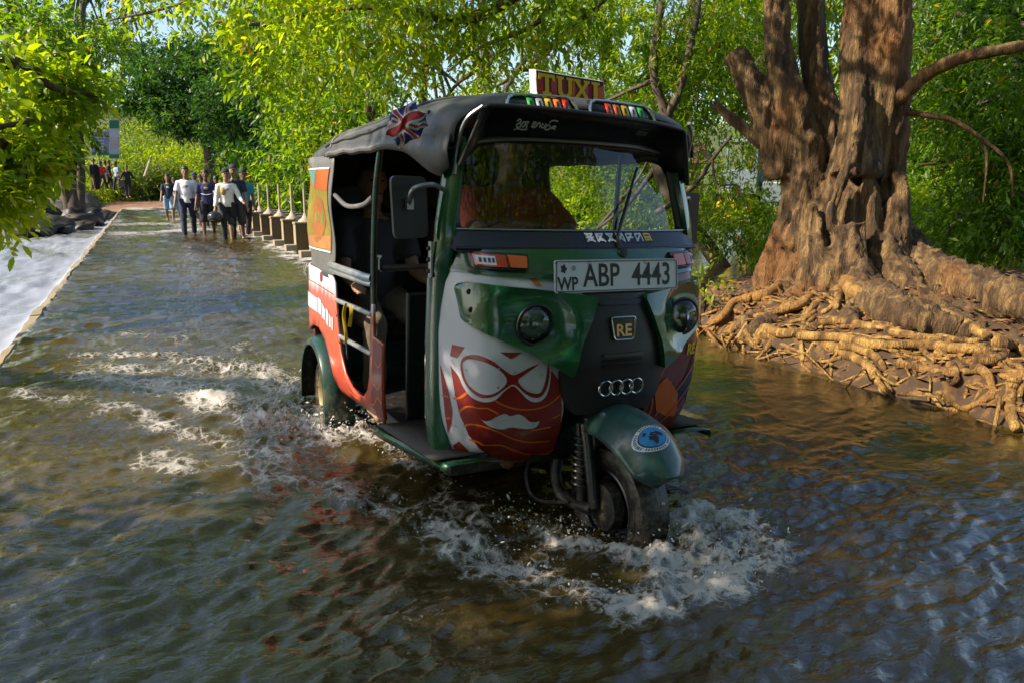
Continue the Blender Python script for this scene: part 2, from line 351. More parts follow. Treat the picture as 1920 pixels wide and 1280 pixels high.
# --- concrete causeway under it, with a raised lip along the downstream edge
mConc = simple('wet_concrete', (0.26, 0.21, 0.14), 0.45, var=0.3, scale=3, bump=0.3, bscale=40, dirt=((0.12, 0.11, 0.05), 2.2, 0.5))
mConcDry = simple('pale_concrete', (0.27, 0.22, 0.145), 0.8, var=0.25, scale=4, bump=0.4, bscale=50, dirt=((0.20, 0.15, 0.07), 3, 0.5))
mb = MB().box((.75, 20.5, -.36), (3.5, 53, .50)); tag(obj('causeway', mb, mConc, smooth=False), kind='structure')
rows = []
for i, y in enumerate(np.linspace(2.5, 47, 420)):
    w = .014*float(vn(np.array(y*1.3), np.array(3.1), s=3))+.010*float(vn(np.array(y*5.0), np.array(9.1), s=4)); z = -.002+.016*float(vn(np.array(y*1.7), np.array(1.1), s=5))+.012*float(vn(np.array(y*6), np.array(2.2), s=6))
    rows.append([Vector((-1.12-w, y, -.55)), Vector((-1.09-w, y, -.06)), Vector((-1.05-w, y, z+.012)), Vector((-.985+w, y, z+.016)), Vector((-.94+w, y, -.03))])
tag(obj('causeway_edge', MB().grid(rows), mConcDry), kind='structure')

# --- river below the causeway, broken white
xr = np.concatenate([np.linspace(-60, -8, 40), np.linspace(-7.8, -1.02, 150)]); yr = np.concatenate([np.linspace(-20, 2, 30), np.geomspace(2.1, 75, 330)])
RX, RY = np.meshgrid(xr, yr); sp_ = np.exp(-((RX+1.05)/.22)**2)
RH = -.42+.05*fbm(RX*1.3, RY*.7, o=4, s=101)+.03*fbm(RX*4, RY*2.2, o=3, s=111)+sp_*.36
Rf = .66+.34*fbm(RX*1.1, RY*.5, o=4, s=121)+.25*np.exp(-((RX+1.1)/.5)**2)
n1, n2 = len(xr), len(yr); ii = (np.arange(n2-1)[:, None]*n1+np.arange(n1-1)[None, :]).ravel()
rmh = np_mesh('river', np.stack([RX, RY, RH], -1).reshape(-1, 3), np.stack([ii, ii+1, ii+1+n1, ii+n1], 1)); fattr(rmh, 'foam', Rf.ravel())
tag(link('river', rmh, mRapids), kind='structure')

# --- ground reaching to the horizon, with the far bank rising behind the causeway
mEarth, N_, L_, P_ = newmat('bank_earth'); g_ = N_.new('ShaderNodeNewGeometry'); n_ = N_.new('ShaderNodeTexNoise'); n_.inputs['Scale'].default_value = .9; n_.inputs['Detail'].default_value = 9; L_.new(g_.outputs['Position'], n_.inputs['Vector'])
at_ = N_.new('ShaderNodeAttribute'); at_.attribute_name = 'track'
r_ = ramp(N_, [(.30, (.030, .055, .012)), (.5, (.075, .10, .02)), (.7, (.12, .12, .035))]); L_.new(n_.outputs['Fac'], r_.inputs[0])
r2_ = ramp(N_, [(.3, (.16, .075, .04)), (.55, (.27, .14, .085)), (.75, (.34, .24, .19))]); L_.new(n_.outputs['Fac'], r2_.inputs[0])
mx_ = N_.new('ShaderNodeMix'); mx_.data_type = 'RGBA'; L_.new(at_.outputs['Fac'], mx_.inputs['Factor']); L_.new(r_.outputs[0], mx_.inputs['A']); L_.new(r2_.outputs[0], mx_.inputs['B']); L_.new(mx_.outputs['Result'], P_.inputs['Base Color']); P_.inputs['Roughness'].default_value = .9
b_ = N_.new('ShaderNodeBump'); b_.inputs['Strength'].default_value = .6; b_.inputs['Distance'].default_value = .06; L_.new(n_.outputs['Fac'], b_.inputs['Height']); L_.new(b_.outputs['Normal'], P_.inputs['Normal'])
gx = np.concatenate([np.linspace(-900, -60, 10), np.linspace(-55, 70, 180), np.linspace(80, 900, 10)]); gy = np.concatenate([np.linspace(-600, -12, 8), np.linspace(-10, 40, 26), np.linspace(41, 130, 150), np.linspace(140, 1200, 12)])
GX, GY = np.meshgrid(gx, gy)
bank = sm(46.0, 49, GY)                                          # the far bank the causeway runs into
right = sm(15, 17.5, GX-.15*GY*0+0*GX)*sm(4, 6, GY+GX*.0)        # bank across the pool
left = sm(6.5, 10, -GX)                                          # bank left of the river
trk = np.exp(-((GX-.3+.09*np.clip(GY-46, 0, 40)+.003*np.clip(GY-46, 0, 60)**2)/2.3)**6)*bank*(1-sm(64, 70, GY))
GZ = -1.1 + bank*(1.12+.020*np.clip(GY-48, 0, 60)) + .9*np.clip((left+right)*(1-bank), 0, 1)*1.6
slope = .9*sm(2.6, 9, GX)*sm(49, 56, GY)+.25*sm(5, 10, -GX)*sm(50, 60, GY)
GZ += slope*2.6*(1-trk)+8.5*sm(60, 100, GY)*(1-.3*sm(6, 20, np.abs(GX)))+.12*fbm(GX*.3, GY*.3, o=4, s=131)*(1-.6*trk)
GZ += sm(120, 500, np.hypot(GX, GY))*25
n1, n2 = len(gx), len(gy); ii = (np.arange(n2-1)[:, None]*n1+np.arange(n1-1)[None, :]).ravel()
gm = np_mesh('ground', np.stack([GX, GY, GZ], -1).reshape(-1, 3), np.stack([ii, ii+1, ii+1+n1, ii+n1], 1)); fattr(gm, 'track', trk.ravel())
tag(link('ground', gm, mEarth), kind='structure')
def ground_z(x, y):
    i = int(np.clip(np.searchsorted(gx, x)-1, 0, len(gx)-2)); j = int(np.clip(np.searchsorted(gy, y)-1, 0, len(gy)-2))
    tx = (x-gx[i])/(gx[i+1]-gx[i]); ty = (y-gy[j])/(gy[j+1]-gy[j])
    return float((GZ[j, i]*(1-tx)+GZ[j, i+1]*tx)*(1-ty)+(GZ[j+1, i]*(1-tx)+GZ[j+1, i+1]*tx)*ty)

# --- rocks at the far end of the left bank
mRock = simple('shade_rock', (.014, .010, .007), .55, var=.5, scale=3, bump=.6, bscale=9, dirt=((.035, .024, .014), 3, .52))  # near-black tone puts the bank's shade into the rock colour
rp = [(-2.9, 33, .8), (-2.2, 35, .6), (-3.3, 36, 1.0), (-2.0, 38.5, .7), (-2.7, 40, 1.1), (-1.75, 42, .6), (-2.3, 44, .9), (-3.7, 32, .9), (-4.4, 34, 1.1), (-1.7, 45.5, .55), (-3.2, 45, 1.2), (-2.5, 37, .8), (-4.6, 38, 1.4), (-3.6, 41, 1.2), (-1.6, 47.4, .6), (-2.6, 47.5, .9), (-3.9, 30.6, .6), (-3.1, 30.8, .4), (-2.5, 32.0, .35), (-4.9, 43, 1.3), (-4.3, 47, 1.2)]
rmeshes = []
ORD = ['first', 'second', 'third', 'fourth', 'fifth', 'sixth', 'seventh', 'eighth', 'ninth', 'tenth', 'eleventh', 'twelfth', 'thirteenth', 'fourteenth', 'fifteenth', 'sixteenth', 'seventeenth', 'eighteenth', 'nineteenth', 'twentieth', 'last']
for k in range(5):
    bm = bmesh.new(); bmesh.ops.create_icosphere(bm, subdivisions=3, radius=1)
    for v in bm.verts:
        c = v.co.copy(); d = 1+.34*float(fbm(c.x*1.3+k*9, c.y*1.3, np.array(c.z*1.3), o=4, s=140+k)); v.co = Vector((c.x*d, c.y*d*.85, c.z*d*.72))
    me = bpy.data.meshes.new('boulder'); bm.to_mesh(me); bm.free()
    for p in me.polygons: p.use_smooth = True
    me.materials.append(mRock); rmeshes.append(me)
for k, (x, y, s) in enumerate(rp):
    o = link('boulder', rmeshes[k % 5]); o.location = (x, y, -.45+s*.22); o.scale = (s*random.uniform(.7, 1.2), s*random.uniform(.7, 1.2), s*random.uniform(.45, .8)); o.rotation_euler = (random.uniform(-.3, .3), random.uniform(-.3, .3), random.uniform(0, 6.28))
    tag(o, 'dark wet boulder on the left river bank, %s counted from the nearest' % ORD[[i for i, _ in sorted(enumerate(rp), key=lambda t: t[1][1])].index(k)], 'boulder', 'boulders on the left bank')

# --- sluice piers in a row along the upstream edge
mGate = simple('sluice_brown', (.14, .092, .036), .75, var=.4, scale=5, bump=.4, bscale=30, dirt=((.05, .045, .02), 4, .5))
mPost = simple('gate_post_metal', (.36, .28, .20), .6, var=.2, scale=12, dirt=((.20, .09, .04), 9, .55))
gate = None
for k, y in enumerate((13.9, 15.45, 16.9, 18.54, 20.23, 21.91, 23.51)):
    if gate is None:
        gate = empty('sluice_pier', (0, 0, 0), 0)
        obj('pier_wall', MB().poly([(2.62, -.11, -.2), (2.62, -.11, .50), (3.75, -.11, .50), (3.75, -.11, -.2)], (0, .22, 0)), mGate, gate, smooth=False, bevel=.01)  # brown puts the unlit side of the concrete pier into the colour
        obj('pier_lit_face', MB().box((2.612, 0, .18), (.02, .24, .66)), mConcDry, gate, bevel=.004, smooth=False)  # pale slab puts the sunlit end face into the colour
        obj('pier_cap', MB().box((3.17, 0, .523), (1.16, .27, .045)), mConcDry, gate, bevel=.008, smooth=False)
        obj('pier_toe', MB().box((2.51, 0, -.03), (.20, .24, .30)), mConcDry, gate, bevel=.01, smooth=False)
        obj('gate_base', MB().lathe([(.15, 0), (.13, .03), (.07, .08), (.045, .12), (.03, .16)], (2.82, 0, .545), (0, 0, 1), 8), mPost, gate, angle=30)
        obj('gate_screw', MB().tube([(2.82, 0, .68), (2.82, 0, 1.27)], .026, 10), mPost, gate)
        obj('gate_leaf', MB().box((3.2, .72, .12), (.06, 1.22, .62)), mGate, gate, smooth=False)
        g0 = gate
    else: g0 = copy_tree(gate)
    g0.location = (0, y, 0); nth = ['nearest, half hidden behind the rickshaw', 'second', 'third', 'fourth', 'fifth', 'sixth', 'farthest'][k]
    tag(g0, ('concrete sluice pier with upright rod, ' + nth + ' in the row') if k in (0, 6) else 'concrete sluice pier with upright rod, %s from the rickshaw in the row' % nth, 'sluice gate', 'sluice piers along the causeway')
# ============================================================ foliage
def leaf_material(name, dark, mid, young, odd=(0.30, 0.16, 0.02), trans=0.6):
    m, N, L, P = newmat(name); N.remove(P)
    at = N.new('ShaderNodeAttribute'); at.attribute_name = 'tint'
    r = ramp(N, [(0.0, dark), (0.45, mid), (0.88, young), (0.97, young), (1.0, odd)]); L.new(at.outputs['Fac'], r.inputs[0])  # the leaf's own colour, dark to young yellow-green, by tint
    d = N.new('ShaderNodeBsdfDiffuse'); t = N.new('ShaderNodeBsdfTranslucent'); g = N.new('ShaderNodeBsdfGlossy'); g.inputs['Roughness'].default_value = 0.38
    L.new(r.outputs[0], d.inputs[0])
    mm = N.new('ShaderNodeMix'); mm.data_type = 'RGBA'; mm.blend_type = 'MULTIPLY'; mm.inputs['Factor'].default_value = 1; mm.inputs['B'].default_value = (2.9, 2.6, 0.35, 1)
    L.new(r.outputs[0], mm.inputs['A']); L.new(mm.outputs['Result'], t.inputs[0])
    a = N.new('ShaderNodeMixShader'); a.inputs[0].default_value = trans; L.new(d.outputs[0], a.inputs[1]); L.new(t.outputs[0], a.inputs[2])
    b = N.new('ShaderNodeMixShader'); b.inputs[0].default_value = 0.022; L.new(a.outputs[0], b.inputs[1]); L.new(g.outputs[0], b.inputs[2])
    L.new(b.outputs[0], N['Material Output'].inputs[0]); return m
mLeafY = leaf_material('leaf_yellow_green', (.036, .085, .006), (.105, .185, .010), (.23, .29, .014))
mLeafM = leaf_material('leaf_mid_green', (.026, .070, .008), (.075, .150, .013), (.165, .24, .018))
mLeafD = leaf_material('leaf_dark_green', (.010, .036, .010), (.022, .070, .018), (.050, .115, .026), (.09, .13, .02), .4)
mLeafG = leaf_material('leaf_grey_green', (.030, .065, .022), (.065, .115, .035), (.12, .17, .055), (.26, .21, .08), .4)
mLeafR = leaf_material('leaf_fine_green', (.030, .070, .006), (.100, .175, .010), (.22, .28, .014), (.32, .13, .02))

def leaf_mesh(name, blobs, twigs, per, L, tl=0.32, droop=0.35, seed=0, det=2, wid=0.34, shell=0.45, tint=(0.15, 0.95), clear=None, gap=-.20, gs=1.1):
    """a crown: leafy twigs spread through ellipsoids, every leaf a folded blade of its own"""
    r = np.random.default_rng(seed); w = np.array([b[2] if len(b) > 2 else b[1][0]*b[1][1]*b[1][2] for b in blobs], float)**.67; w /= w.sum()
    k = r.choice(len(blobs), twigs, p=w); C = np.array([b[0][:] for b in blobs])[k]; R = np.array([b[1] for b in blobs])[k]
    d = r.normal(size=(twigs, 3)); d /= np.linalg.norm(d, axis=1)[:, None]; rr = r.random(twigs)**shell
    # clumping: pull twigs towards a limited set of directions for light and dark masses
    base = C+d*R*rr[:, None]
    cl = fbm(base[:, 0]*gs, base[:, 1]*gs, base[:, 2]*gs*1.2, o=2, s=seed+5); keep = cl > gap+.15*r.random(twigs)
    if clear is not None: keep &= ~clear(base)
    base, d = base[keep], d[keep]; n = len(base)
    td = d*.75+r.normal(size=(n, 3))*.55; td[:, 2] -= droop; td /= np.linalg.norm(td, axis=1)[:, None]
    tt = np.clip(r.normal(.5, .16, n)+.22*fbm(base[:, 0]*.8, base[:, 1]*.8, base[:, 2]*.8, o=2, s=seed+9), 0, 1)
    s = np.tile(np.linspace(.08, 1, per), n); P = np.repeat(base, per, 0)+np.repeat(td, per, 0)*(s*tl)[:, None]
    D_ = np.repeat(td, per, 0); m = len(P)
    side = np.cross(D_, r.normal(size=(m, 3))); side /= np.linalg.norm(side, axis=1)[:, None]+1e-9
    ld = D_*(.45+.5*(s > .9))[:, None]+side*.8+np.array([0, 0, -.30*droop-.12]); ld /= np.linalg.norm(ld, axis=1)[:, None]
    up = np.array([0, 0, 1.0])+r.normal(size=(m, 3))*.55; wv = np.cross(up, ld); wv /= np.linalg.norm(wv, axis=1)[:, None]+1e-9; nv = np.cross(ld, wv)
    ln = (L*r.uniform(.6, 1.25, m))[:, None]; wd_ = ln*wid*.5
    if det == 2:
        V = np.stack([P, P+ld*ln*.45+wv*wd_+nv*ln*.05, P+ld*ln-nv*ln*.07, P+ld*ln*.45-wv*wd_+nv*ln*.05], 1); F_ = np.array([[0, 1, 2], [0, 2, 3]]); nvv = 4
    else:
        V = np.stack([P, P+ld*ln*.28+wv*wd_*.85+nv*ln*.05, P+ld*ln*.66+wv*wd_*.82+nv*ln*.03, P+ld*ln-nv*ln*.10, P+ld*ln*.66-wv*wd_*.82+nv*ln*.03, P+ld*ln*.28-wv*wd_*.85+nv*ln*.05], 1); F_ = np.array([[0, 1, 5], [1, 2, 5], [2, 4, 5], [2, 3, 4]]); nvv = 6
    Q = (np.arange(m)[:, None, None]*nvv+F_[None]).reshape(-1, 3)
    me = np_mesh(name, V.reshape(-1, 3), Q, smooth=False)
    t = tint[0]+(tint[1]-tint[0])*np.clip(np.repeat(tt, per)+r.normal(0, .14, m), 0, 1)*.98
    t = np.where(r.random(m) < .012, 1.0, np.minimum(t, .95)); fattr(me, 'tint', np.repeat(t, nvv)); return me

mBark = simple('brown_bark', (.075, .052, .035), .85, var=.45, scale=5, bump=.7, bscale=26, dirt=((.13, .10, .07), 4, .55))
mBarkG = simple('grey_bark', (.13, .115, .095), .85, var=.35, scale=5, bump=.6, bscale=22, dirt=((.07, .06, .05), 4, .55))
def limb_mesh(limbs, n=9):
    mb = MB()
    for pts, r0, r1 in limbs:
        sp = spline(pts, 6); m = len(sp); mb.tube(sp, [lerp(r0, r1, (i/(m-1))**.8)*(1+.10*math.sin(i*1.7+r0*90)) for i in range(m)], n)
    return mb
def tree(name, label, base, limbs, blobs, mat, twigs, per, L, seed, cat='tree', group=None, bark=None, det=2, **kw):
    t = empty(name, base, 0, label, cat, group); b = Vector(base)
    o = obj('trunk', limb_mesh(limbs), bark or mBark, t); o.location = -b
    c = link('crown', leaf_mesh('crown', blobs, twigs, per, L, seed=seed, det=det, **kw), mat, t); c.location = -b
    return t
def auto_limbs(base, top, r, blobs, seed):
    """trunk from base to top with a limb into every blob"""
    q = random.Random(seed); b, t = Vector(base), Vector(top); mid = b.lerp(t, .5)+Vector((q.uniform(-.3, .3), q.uniform(-.3, .3), 0))
    out = [([b-Vector((0, 0, .5)), b, mid, t], r*1.15, r*.6)]
    for bl in blobs:
        c = Vector(bl[0]); s = b.lerp(t, q.uniform(.55, .95)); h = s.lerp(c, .5)+Vector((0, 0, q.uniform(.05, .3)*(c-s).length*.4))
        out.append(([s, h, c, c+(c-s).normalized()*min(bl[1])*.5], r*.42, r*.07))
    return out
def bl(u, v, dist, rx, rz=None, ry=None): return (D(u, v, dist), (rx, ry or rx, rz or rx*.8))

# ------------------------------------------------------------ the great tree on its island of roots
SHORE = [(4.24, 5.45), (4.10, 4.9), (4.03, 4.46), (4.02, 3.92), (3.95, 3.25), (3.99, 2.84), (4.03, 2.39), (4.3, 1.4), (5.6, .4), (7.6, .0), (9.6, 1.0), (10.6, 3.4), (9.6, 6.0), (7.8, 7.4), (6.0, 7.2), (5.0, 6.5), (4.5, 5.9)]
def mound(X, Y):
    X = np.asarray(X, float); Y = np.asarray(Y, float); d, _ = dist_poly(X+.10*fbm(X*3, Y*3, o=3, s=205), Y+.10*fbm(X*3, Y*3, o=3, s=215), SHORE+[SHORE[0]])
    ins = np.zeros(X.shape, bool); n = len(SHORE); j = n-1
    for i in range(n):
        (xi, yi), (xj, yj) = SHORE[i], SHORE[j]
        ins ^= ((yi > Y) != (yj > Y)) & (X < (xj-xi)*(Y-yi)/(yj-yi+1e-12)+xi); j = i
    sd = np.where(ins, d, -d); rr = np.hypot(X-6.0, Y-5.1)
    return -.25+.25*sm(-.25, .02, sd)+.19*sm(0, .30, sd)+.14*sm(.3, 1.5, sd)+.10*np.exp(-(rr/1.3)**2)*sm(0, .8, sd)+(.05*fbm(X*4, Y*4, o=4, s=225)+.025*fbm(X*15, Y*15, o=3, s=235))*sm(-.1, .25, sd)
def M(u, v, lift=0.0):
    z = .3
    for _ in range(14):
        p = G(u, v, z+lift); z = .6*z+.4*float(mound(np.array(p.x), np.array(p.y)))
    return Vector((p.x, p.y, z+lift))
mx_, my_ = np.arange(3.4, 11.2, .045), np.arange(-.6, 8.0, .045); IX, IY = np.meshgrid(mx_, my_); IZ = mound(IX, IY)
n1, n2 = len(mx_), len(my_); ii = (np.arange(n2-1)[:, None]*n1+np.arange(n1-1)[None, :]).ravel()
mSoil = simple('root_soil', (.052, .028, .012), .95, var=.55, scale=9, bump=.9, bscale=34, dirt=((.20, .10, .03), 12, .52))
tag(link('tree_island', np_mesh('tree_island', np.stack([IX, IY, IZ], -1).reshape(-1, 3), np.stack([ii, ii+1, ii+1+n1, ii+n1], 1)), mSoil), kind='structure')

def bark_big(name, dark, mid, pale, rust):
    m, N, L, P = newmat(name); g = N.new('ShaderNodeNewGeometry'); mp = N.new('ShaderNodeMapping'); mp.inputs['Scale'].default_value = (4.5, 4.5, .7); L.new(g.outputs['Position'], mp.inputs['Vector'])
    def no(sc, det, v, ds=.4):
        n = N.new('ShaderNodeTexNoise'); n.inputs['Scale'].default_value = sc; n.inputs['Detail'].default_value = det; n.inputs['Distortion'].default_value = ds; L.new(v, n.inputs['Vector']); return n
    a = no(2.6, 9, mp.outputs[0], .8); b = no(1.1, 4, g.outputs['Position']); c = no(14, 9, mp.outputs[0], 1.6)
    r = ramp(N, [(.30, dark), (.48, mid), (.66, pale), (.8, tuple(k*1.15 for k in pale))]); L.new(a.outputs['Fac'], r.inputs[0])
    mr = N.new('ShaderNodeMapRange'); mr.inputs['From Min'].default_value = .50; mr.inputs['From Max'].default_value = .68; L.new(b.outputs['Fac'], mr.inputs['Value'])
    mx = N.new('ShaderNodeMix'); mx.data_type = 'RGBA'; mx.inputs['B'].default_value = (*rust, 1); L.new(r.outputs[0], mx.inputs['A']); L.new(mr.outputs['Result'], mx.inputs['Factor'])
    mu = N.new('ShaderNodeMix'); mu.data_type = 'RGBA'; mu.blend_type = 'MULTIPLY'; mu.inputs['Factor'].default_value = .7; rc = ramp(N, [(.35, (.42, .38, .34)), (.6, (1.15, 1.12, 1.1))]); L.new(c.outputs['Fac'], rc.inputs[0])
    L.new(mx.outputs['Result'], mu.inputs['A']); L.new(rc.outputs[0], mu.inputs['B']); L.new(mu.outputs['Result'], P.inputs['Base Color']); P.inputs['Roughness'].default_value = .82
    bp = N.new('ShaderNodeBump'); bp.inputs['Strength'].default_value = 1.0; bp.inputs['Distance'].default_value = .045; ad = N.new('ShaderNodeMath'); ad.operation = 'MULTIPLY_ADD'; L.new(c.outputs['Fac'], ad.inputs[0]); ad.inputs[1].default_value = .6; L.new(a.outputs['Fac'], ad.inputs[2])
    L.new(ad.outputs[0], bp.inputs['Height']); L.new(bp.outputs['Normal'], P.inputs['Normal']); return m
mKum = bark_big('flaking_bark', (.022, .012, .005), (.10, .055, .020), (.26, .165, .065), (.20, .085, .020))
mRoot = bark_big('root_bark', (.070, .030, .008), (.27, .145, .036), (.50, .31, .09), (.32, .16, .035))
TD = 7.85
def tp(u, v, dd=0.0): return D(u, v, TD+dd)
mb = MB()
def limb(pts, rs):
    sp = spline(pts, 6); m = len(sp); rr = np.interp(np.linspace(0, 1, m), np.linspace(0, 1, len(rs)), rs); mb.tube(sp, list(rr), 14)
limb([tp(1565, 640), tp(1570, 540), tp(1575, 430), tp(1582, 370), tp(1575, 330)], [.62, .49, .41, .33, .20])
limb([tp(1650, 620, .25), tp(1650, 500, .25), tp(1645, 400, .2), tp(1650, 280, .1), tp(1668, 120), tp(1675, -20), tp(1690, -330), tp(1720, -650, .5)], [.38, .29, .23, .20, .165, .155, .14, .10])
limb([tp(1500, 470, -.1), tp(1510, 350), tp(1488, 220), tp(1462, 110), tp(1455, -20), tp(1440, -300), tp(1390, -560, -.6)], [.25, .19, .15, .12, .115, .11, .08])
limb([tp(1560, 300, .2), tp(1540, 190, .25), tp(1526, 90, .25), tp(1520, -20, .3), tp(1510, -300, .6), tp(1480, -620, 1.2)], [.20, .14, .12, .115, .11, .07])
limb([tp(1600, 330, -.15), tp(1612, 210, -.1), tp(1608, 100, -.05), tp(1612, -20), tp(1620, -300, -.5), tp(1600, -600, -1.2)], [.23, .17, .145, .14, .13, .08])
limb([tp(1475, 330), tp(1435, 225), tp(1405, 150), tp(1372, 98)], [.16, .125, .115, .10])
limb([tp(1605, 570, -.62), tp(1585, 470, -.56), tp(1560, 400, -.52), tp(1590, 310, -.46), tp(1606, 230, -.36), tp(1614, 160, -.28)], [.075, .07, .06, .055, .05, .03])     # strangling root
limb([tp(1530, 620, -.55), tp(1540, 500, -.5), tp(1520, 380, -.38)], [.12, .09, .04]); limb([tp(1680, 560, -.3), tp(1675, 430, -.2), tp(1685, 330, -.1)], [.14, .11, .05])
limb([tp(1470, 640, -.3), tp(1480, 540, -.25), tp(1490, 430, -.2)], [.16, .12, .05]); limb([tp(1620, 600, -.5), tp(1632, 480, -.35), tp(1628, 330, -.25)], [.13, .10, .05])
limb([tp(1660, 400, .2), tp(1695, 460, .1), tp(1745, 505, -.3), tp(1830, 540, -.9), tp(1900, 566, -1.4), tp(2000, 604, -2.0)], [.14, .16, .16, .15, .13, .10])     # long buttress
limb([tp(1690, 510, .1), tp(1750, 565, -.1), tp(1850, 605, -.3)], [.16, .12, .07]); limb([tp(1490, 500, 0), tp(1440, 570, -.1), tp(1390, 600, -.2)], [.20, .14, .07])
limb([tp(1600, 500, -.5), tp(1625, 560, -.8), tp(1680, 600, -1.0), tp(1760, 630, -1.2), tp(1850, 655, -1.35)], [.15, .17, .16, .12, .06])
limb([tp(1460, 520, .1), tp(1420, 555, .1), tp(1370, 585, 0)], [.16, .11, .06])
for pts, rs in (([tp(1478, 420, -.1), tp(1452, 500, -.1), tp(1418, 560, -.2), M(1352, 592, .0)], [.14, .13, .10, .06]), ([tp(1520, 440, -.45), tp(1522, 510, -.6), tp(1492, 568, -.8), M(1425, 618, .0)], [.12, .13, .11, .06]), ([tp(1548, 470, -.55), tp(1552, 535, -.7), tp(1548, 590, -.8)], [.10, .11, .10]),
   ([tp(1600, 420, -.5), tp(1600, 500, -.62), tp(1622, 548, -.85), M(1690, 588, .06), M(1790, 625, .02)], [.10, .13, .15, .15, .09]), ([tp(1655, 450, -.2), tp(1690, 530, -.5), tp(1740, 575, -.9), M(1830, 625, .0)], [.14, .16, .13, .07]), ([tp(1580, 430, -.52), tp(1572, 500, -.66), tp(1585, 560, -.85), M(1600, 610, .0)], [.08, .09, .09, .05]), ([tp(1500, 480, -.35), tp(1470, 545, -.55), M(1395, 612, .0)], [.10, .10, .05])): limb(pts, rs)
tm = fuse(mb, .022, 2, 'trunk'); co, no_ = coords(tm), normals(tm)
fx_ = fbm(co[:, 0]*8, co[:, 1]*8, co[:, 2]*.8, o=4, s=301); rg = 1-np.abs(fbm(co[:, 0]*13+.6*fx_, co[:, 1]*13, co[:, 2]*1.3, o=3, s=311)); fine = fbm(co[:, 0]*26, co[:, 1]*26, co[:, 2]*9, o=3, s=321)
big_ = np.clip((3.0-co[:, 2])/1.5, .25, .9)
co = co+no_*(.042*fx_*big_+.034*(rg-.7)*big_+.012*fine)[:, None]; setco(tm, co)
TREE = empty('great_tree', (6.0, 5.1, 0), 0, 'massive old tree with flaking brown bark and sprawling exposed roots', 'tree')
o = link('trunk', tm, mKum, TREE); o.location = (-6.0, -5.1, 0)
for pts, r0, r1 in (([tp(1465, 300, -.05), tp(1400, 245), tp(1338, 195)], .07, .04), ([tp(1660, 205, -.05), tp(1700, 172, -.1), tp(1740, 138, -.1), tp(1800, 110, -.2), tp(1860, 97, -.3), tp(1960, 80, -.4)], .075, .04), ([tp(1670, 205), tp(1735, 216), tp(1790, 228), tp(1840, 260), tp(1890, 305), tp(1900, 370)], .032, .008), ([tp(1840, 260), tp(1850, 300), tp(1843, 380)], .016, .006), ([tp(1400, 160), tp(1440, 150, .2), tp(1480, 165, .3)], .03, .02)):
    o = obj('branch', limb_mesh([(pts, r0, r1)], 10), mKum, TREE); o.location = (-6.0, -5.1, 0)
def zr(l): return [(1300+a/3.048, 400+b/3.048) for a, b in l]
ROOTS = [([(880, 400), (940, 450), (1080, 500), (1250, 540), (1420, 580), (1560, 640), (1690, 700), (1780, 740)], .13, .05), ([(400, 660), (560, 685), (800, 620), (1000, 645), (1250, 700), (1500, 740), (1660, 760)], .060, .04),
 ([(380, 700), (600, 740), (800, 800), (980, 850), (1060, 950), (1120, 1020)], .072, .045), ([(600, 700), (850, 715), (1050, 745), (1300, 750), (1550, 765), (1800, 800)], .058, .05), ([(850, 740), (960, 770), (1060, 840), (1090, 900)], .055, .03),
 ([(120, 740), (200, 690), (270, 640), (310, 660), (380, 740)], .05, .04), ([(270, 640), (200, 660), (140, 720)], .04, .02), ([(300, 650), (330, 720), (370, 750)], .035, .02), ([(1160, 855), (1300, 880), (1470, 915)], .045, .04),
 ([(1400, 790), (1460, 850), (1500, 920), (1480, 980)], .06, .025), ([(1470, 880), (1450, 930), (1460, 960)], .025, .012), ([(1600, 840), (1720, 830), (1840, 810)], .07, .04), ([(1590, 860), (1680, 920), (1710, 980), (1720, 1050)], .045, .025), ([(1640, 1080), (1700, 1020), (1720, 960)], .03, .02),
 ([(1835, 940), (1815, 1030), (1810, 1100), (1845, 1200)], .055, .045), ([(520, 400), (430, 460), (330, 485), (230, 505), (160, 570), (90, 610)], .09, .04), ([(690, 430), (630, 510), (500, 555), (380, 590), (250, 610)], .075, .035), ([(770, 480), (690, 530), (640, 600), (620, 660)], .05, .03),
 ([(820, 400), (830, 470), (815, 540)], .06, .04), ([(880, 470), (880, 540), (868, 600)], .024, .015), ([(570, 500), (480, 580), (400, 620), (330, 660)], .05, .03), ([(1750, 740), (1830, 760), (1900, 790), (1960, 820)], .07, .05), ([(1230, 780), (1280, 760), (1330, 800)], .03, .02), ([(1300, 770), (1350, 820), (1380, 850)], .035, .02),
 ([(790, 830), (790, 880), (785, 930)], .02, .012), ([(1260, 880), (1275, 930)], .018, .01), ([(620, 790), (615, 850)], .016, .01), ([(1560, 1000), (1640, 970), (1740, 1010), (1830, 940)], .014, .012), ([(1760, 930), (1890, 940), (1960, 950)], .03, .025), ([(640, 640), (700, 600), (760, 560), (800, 520)], .03, .035), ([(450, 640), (620, 610), (700, 560)], .028, .035), ([(1020, 900), (1080, 960), (1130, 1030)], .03, .02), ([(1860, 870), (1890, 940), (1870, 1000)], .03, .018), ([(1100, 780), (1250, 800), (1330, 860)], .025, .018), ([(500, 760), (650, 800), (760, 850)], .022, .016), ([(1400, 700), (1600, 730), (1720, 700)], .035, .02)]
def root(pts, r0, r1, sd):
    sp = spline(pts, 7); m = len(sp); q = random.Random(sd)
    rr = [lerp(r0, r1, i/(m-1))*(1+.10*math.sin(i*.43+sd)+q.uniform(-.04, .04)) for i in range(m)]
    sp = [p+Vector((q.uniform(-1, 1), q.uniform(-1, 1), q.uniform(-.6, .6)))*r0*.12 for p in sp]
    b_ = MB().tube(sp, rr, 9); o = obj('root', b_, mRoot, TREE, angle=None); o.location = (-6.0, -5.1, 0)
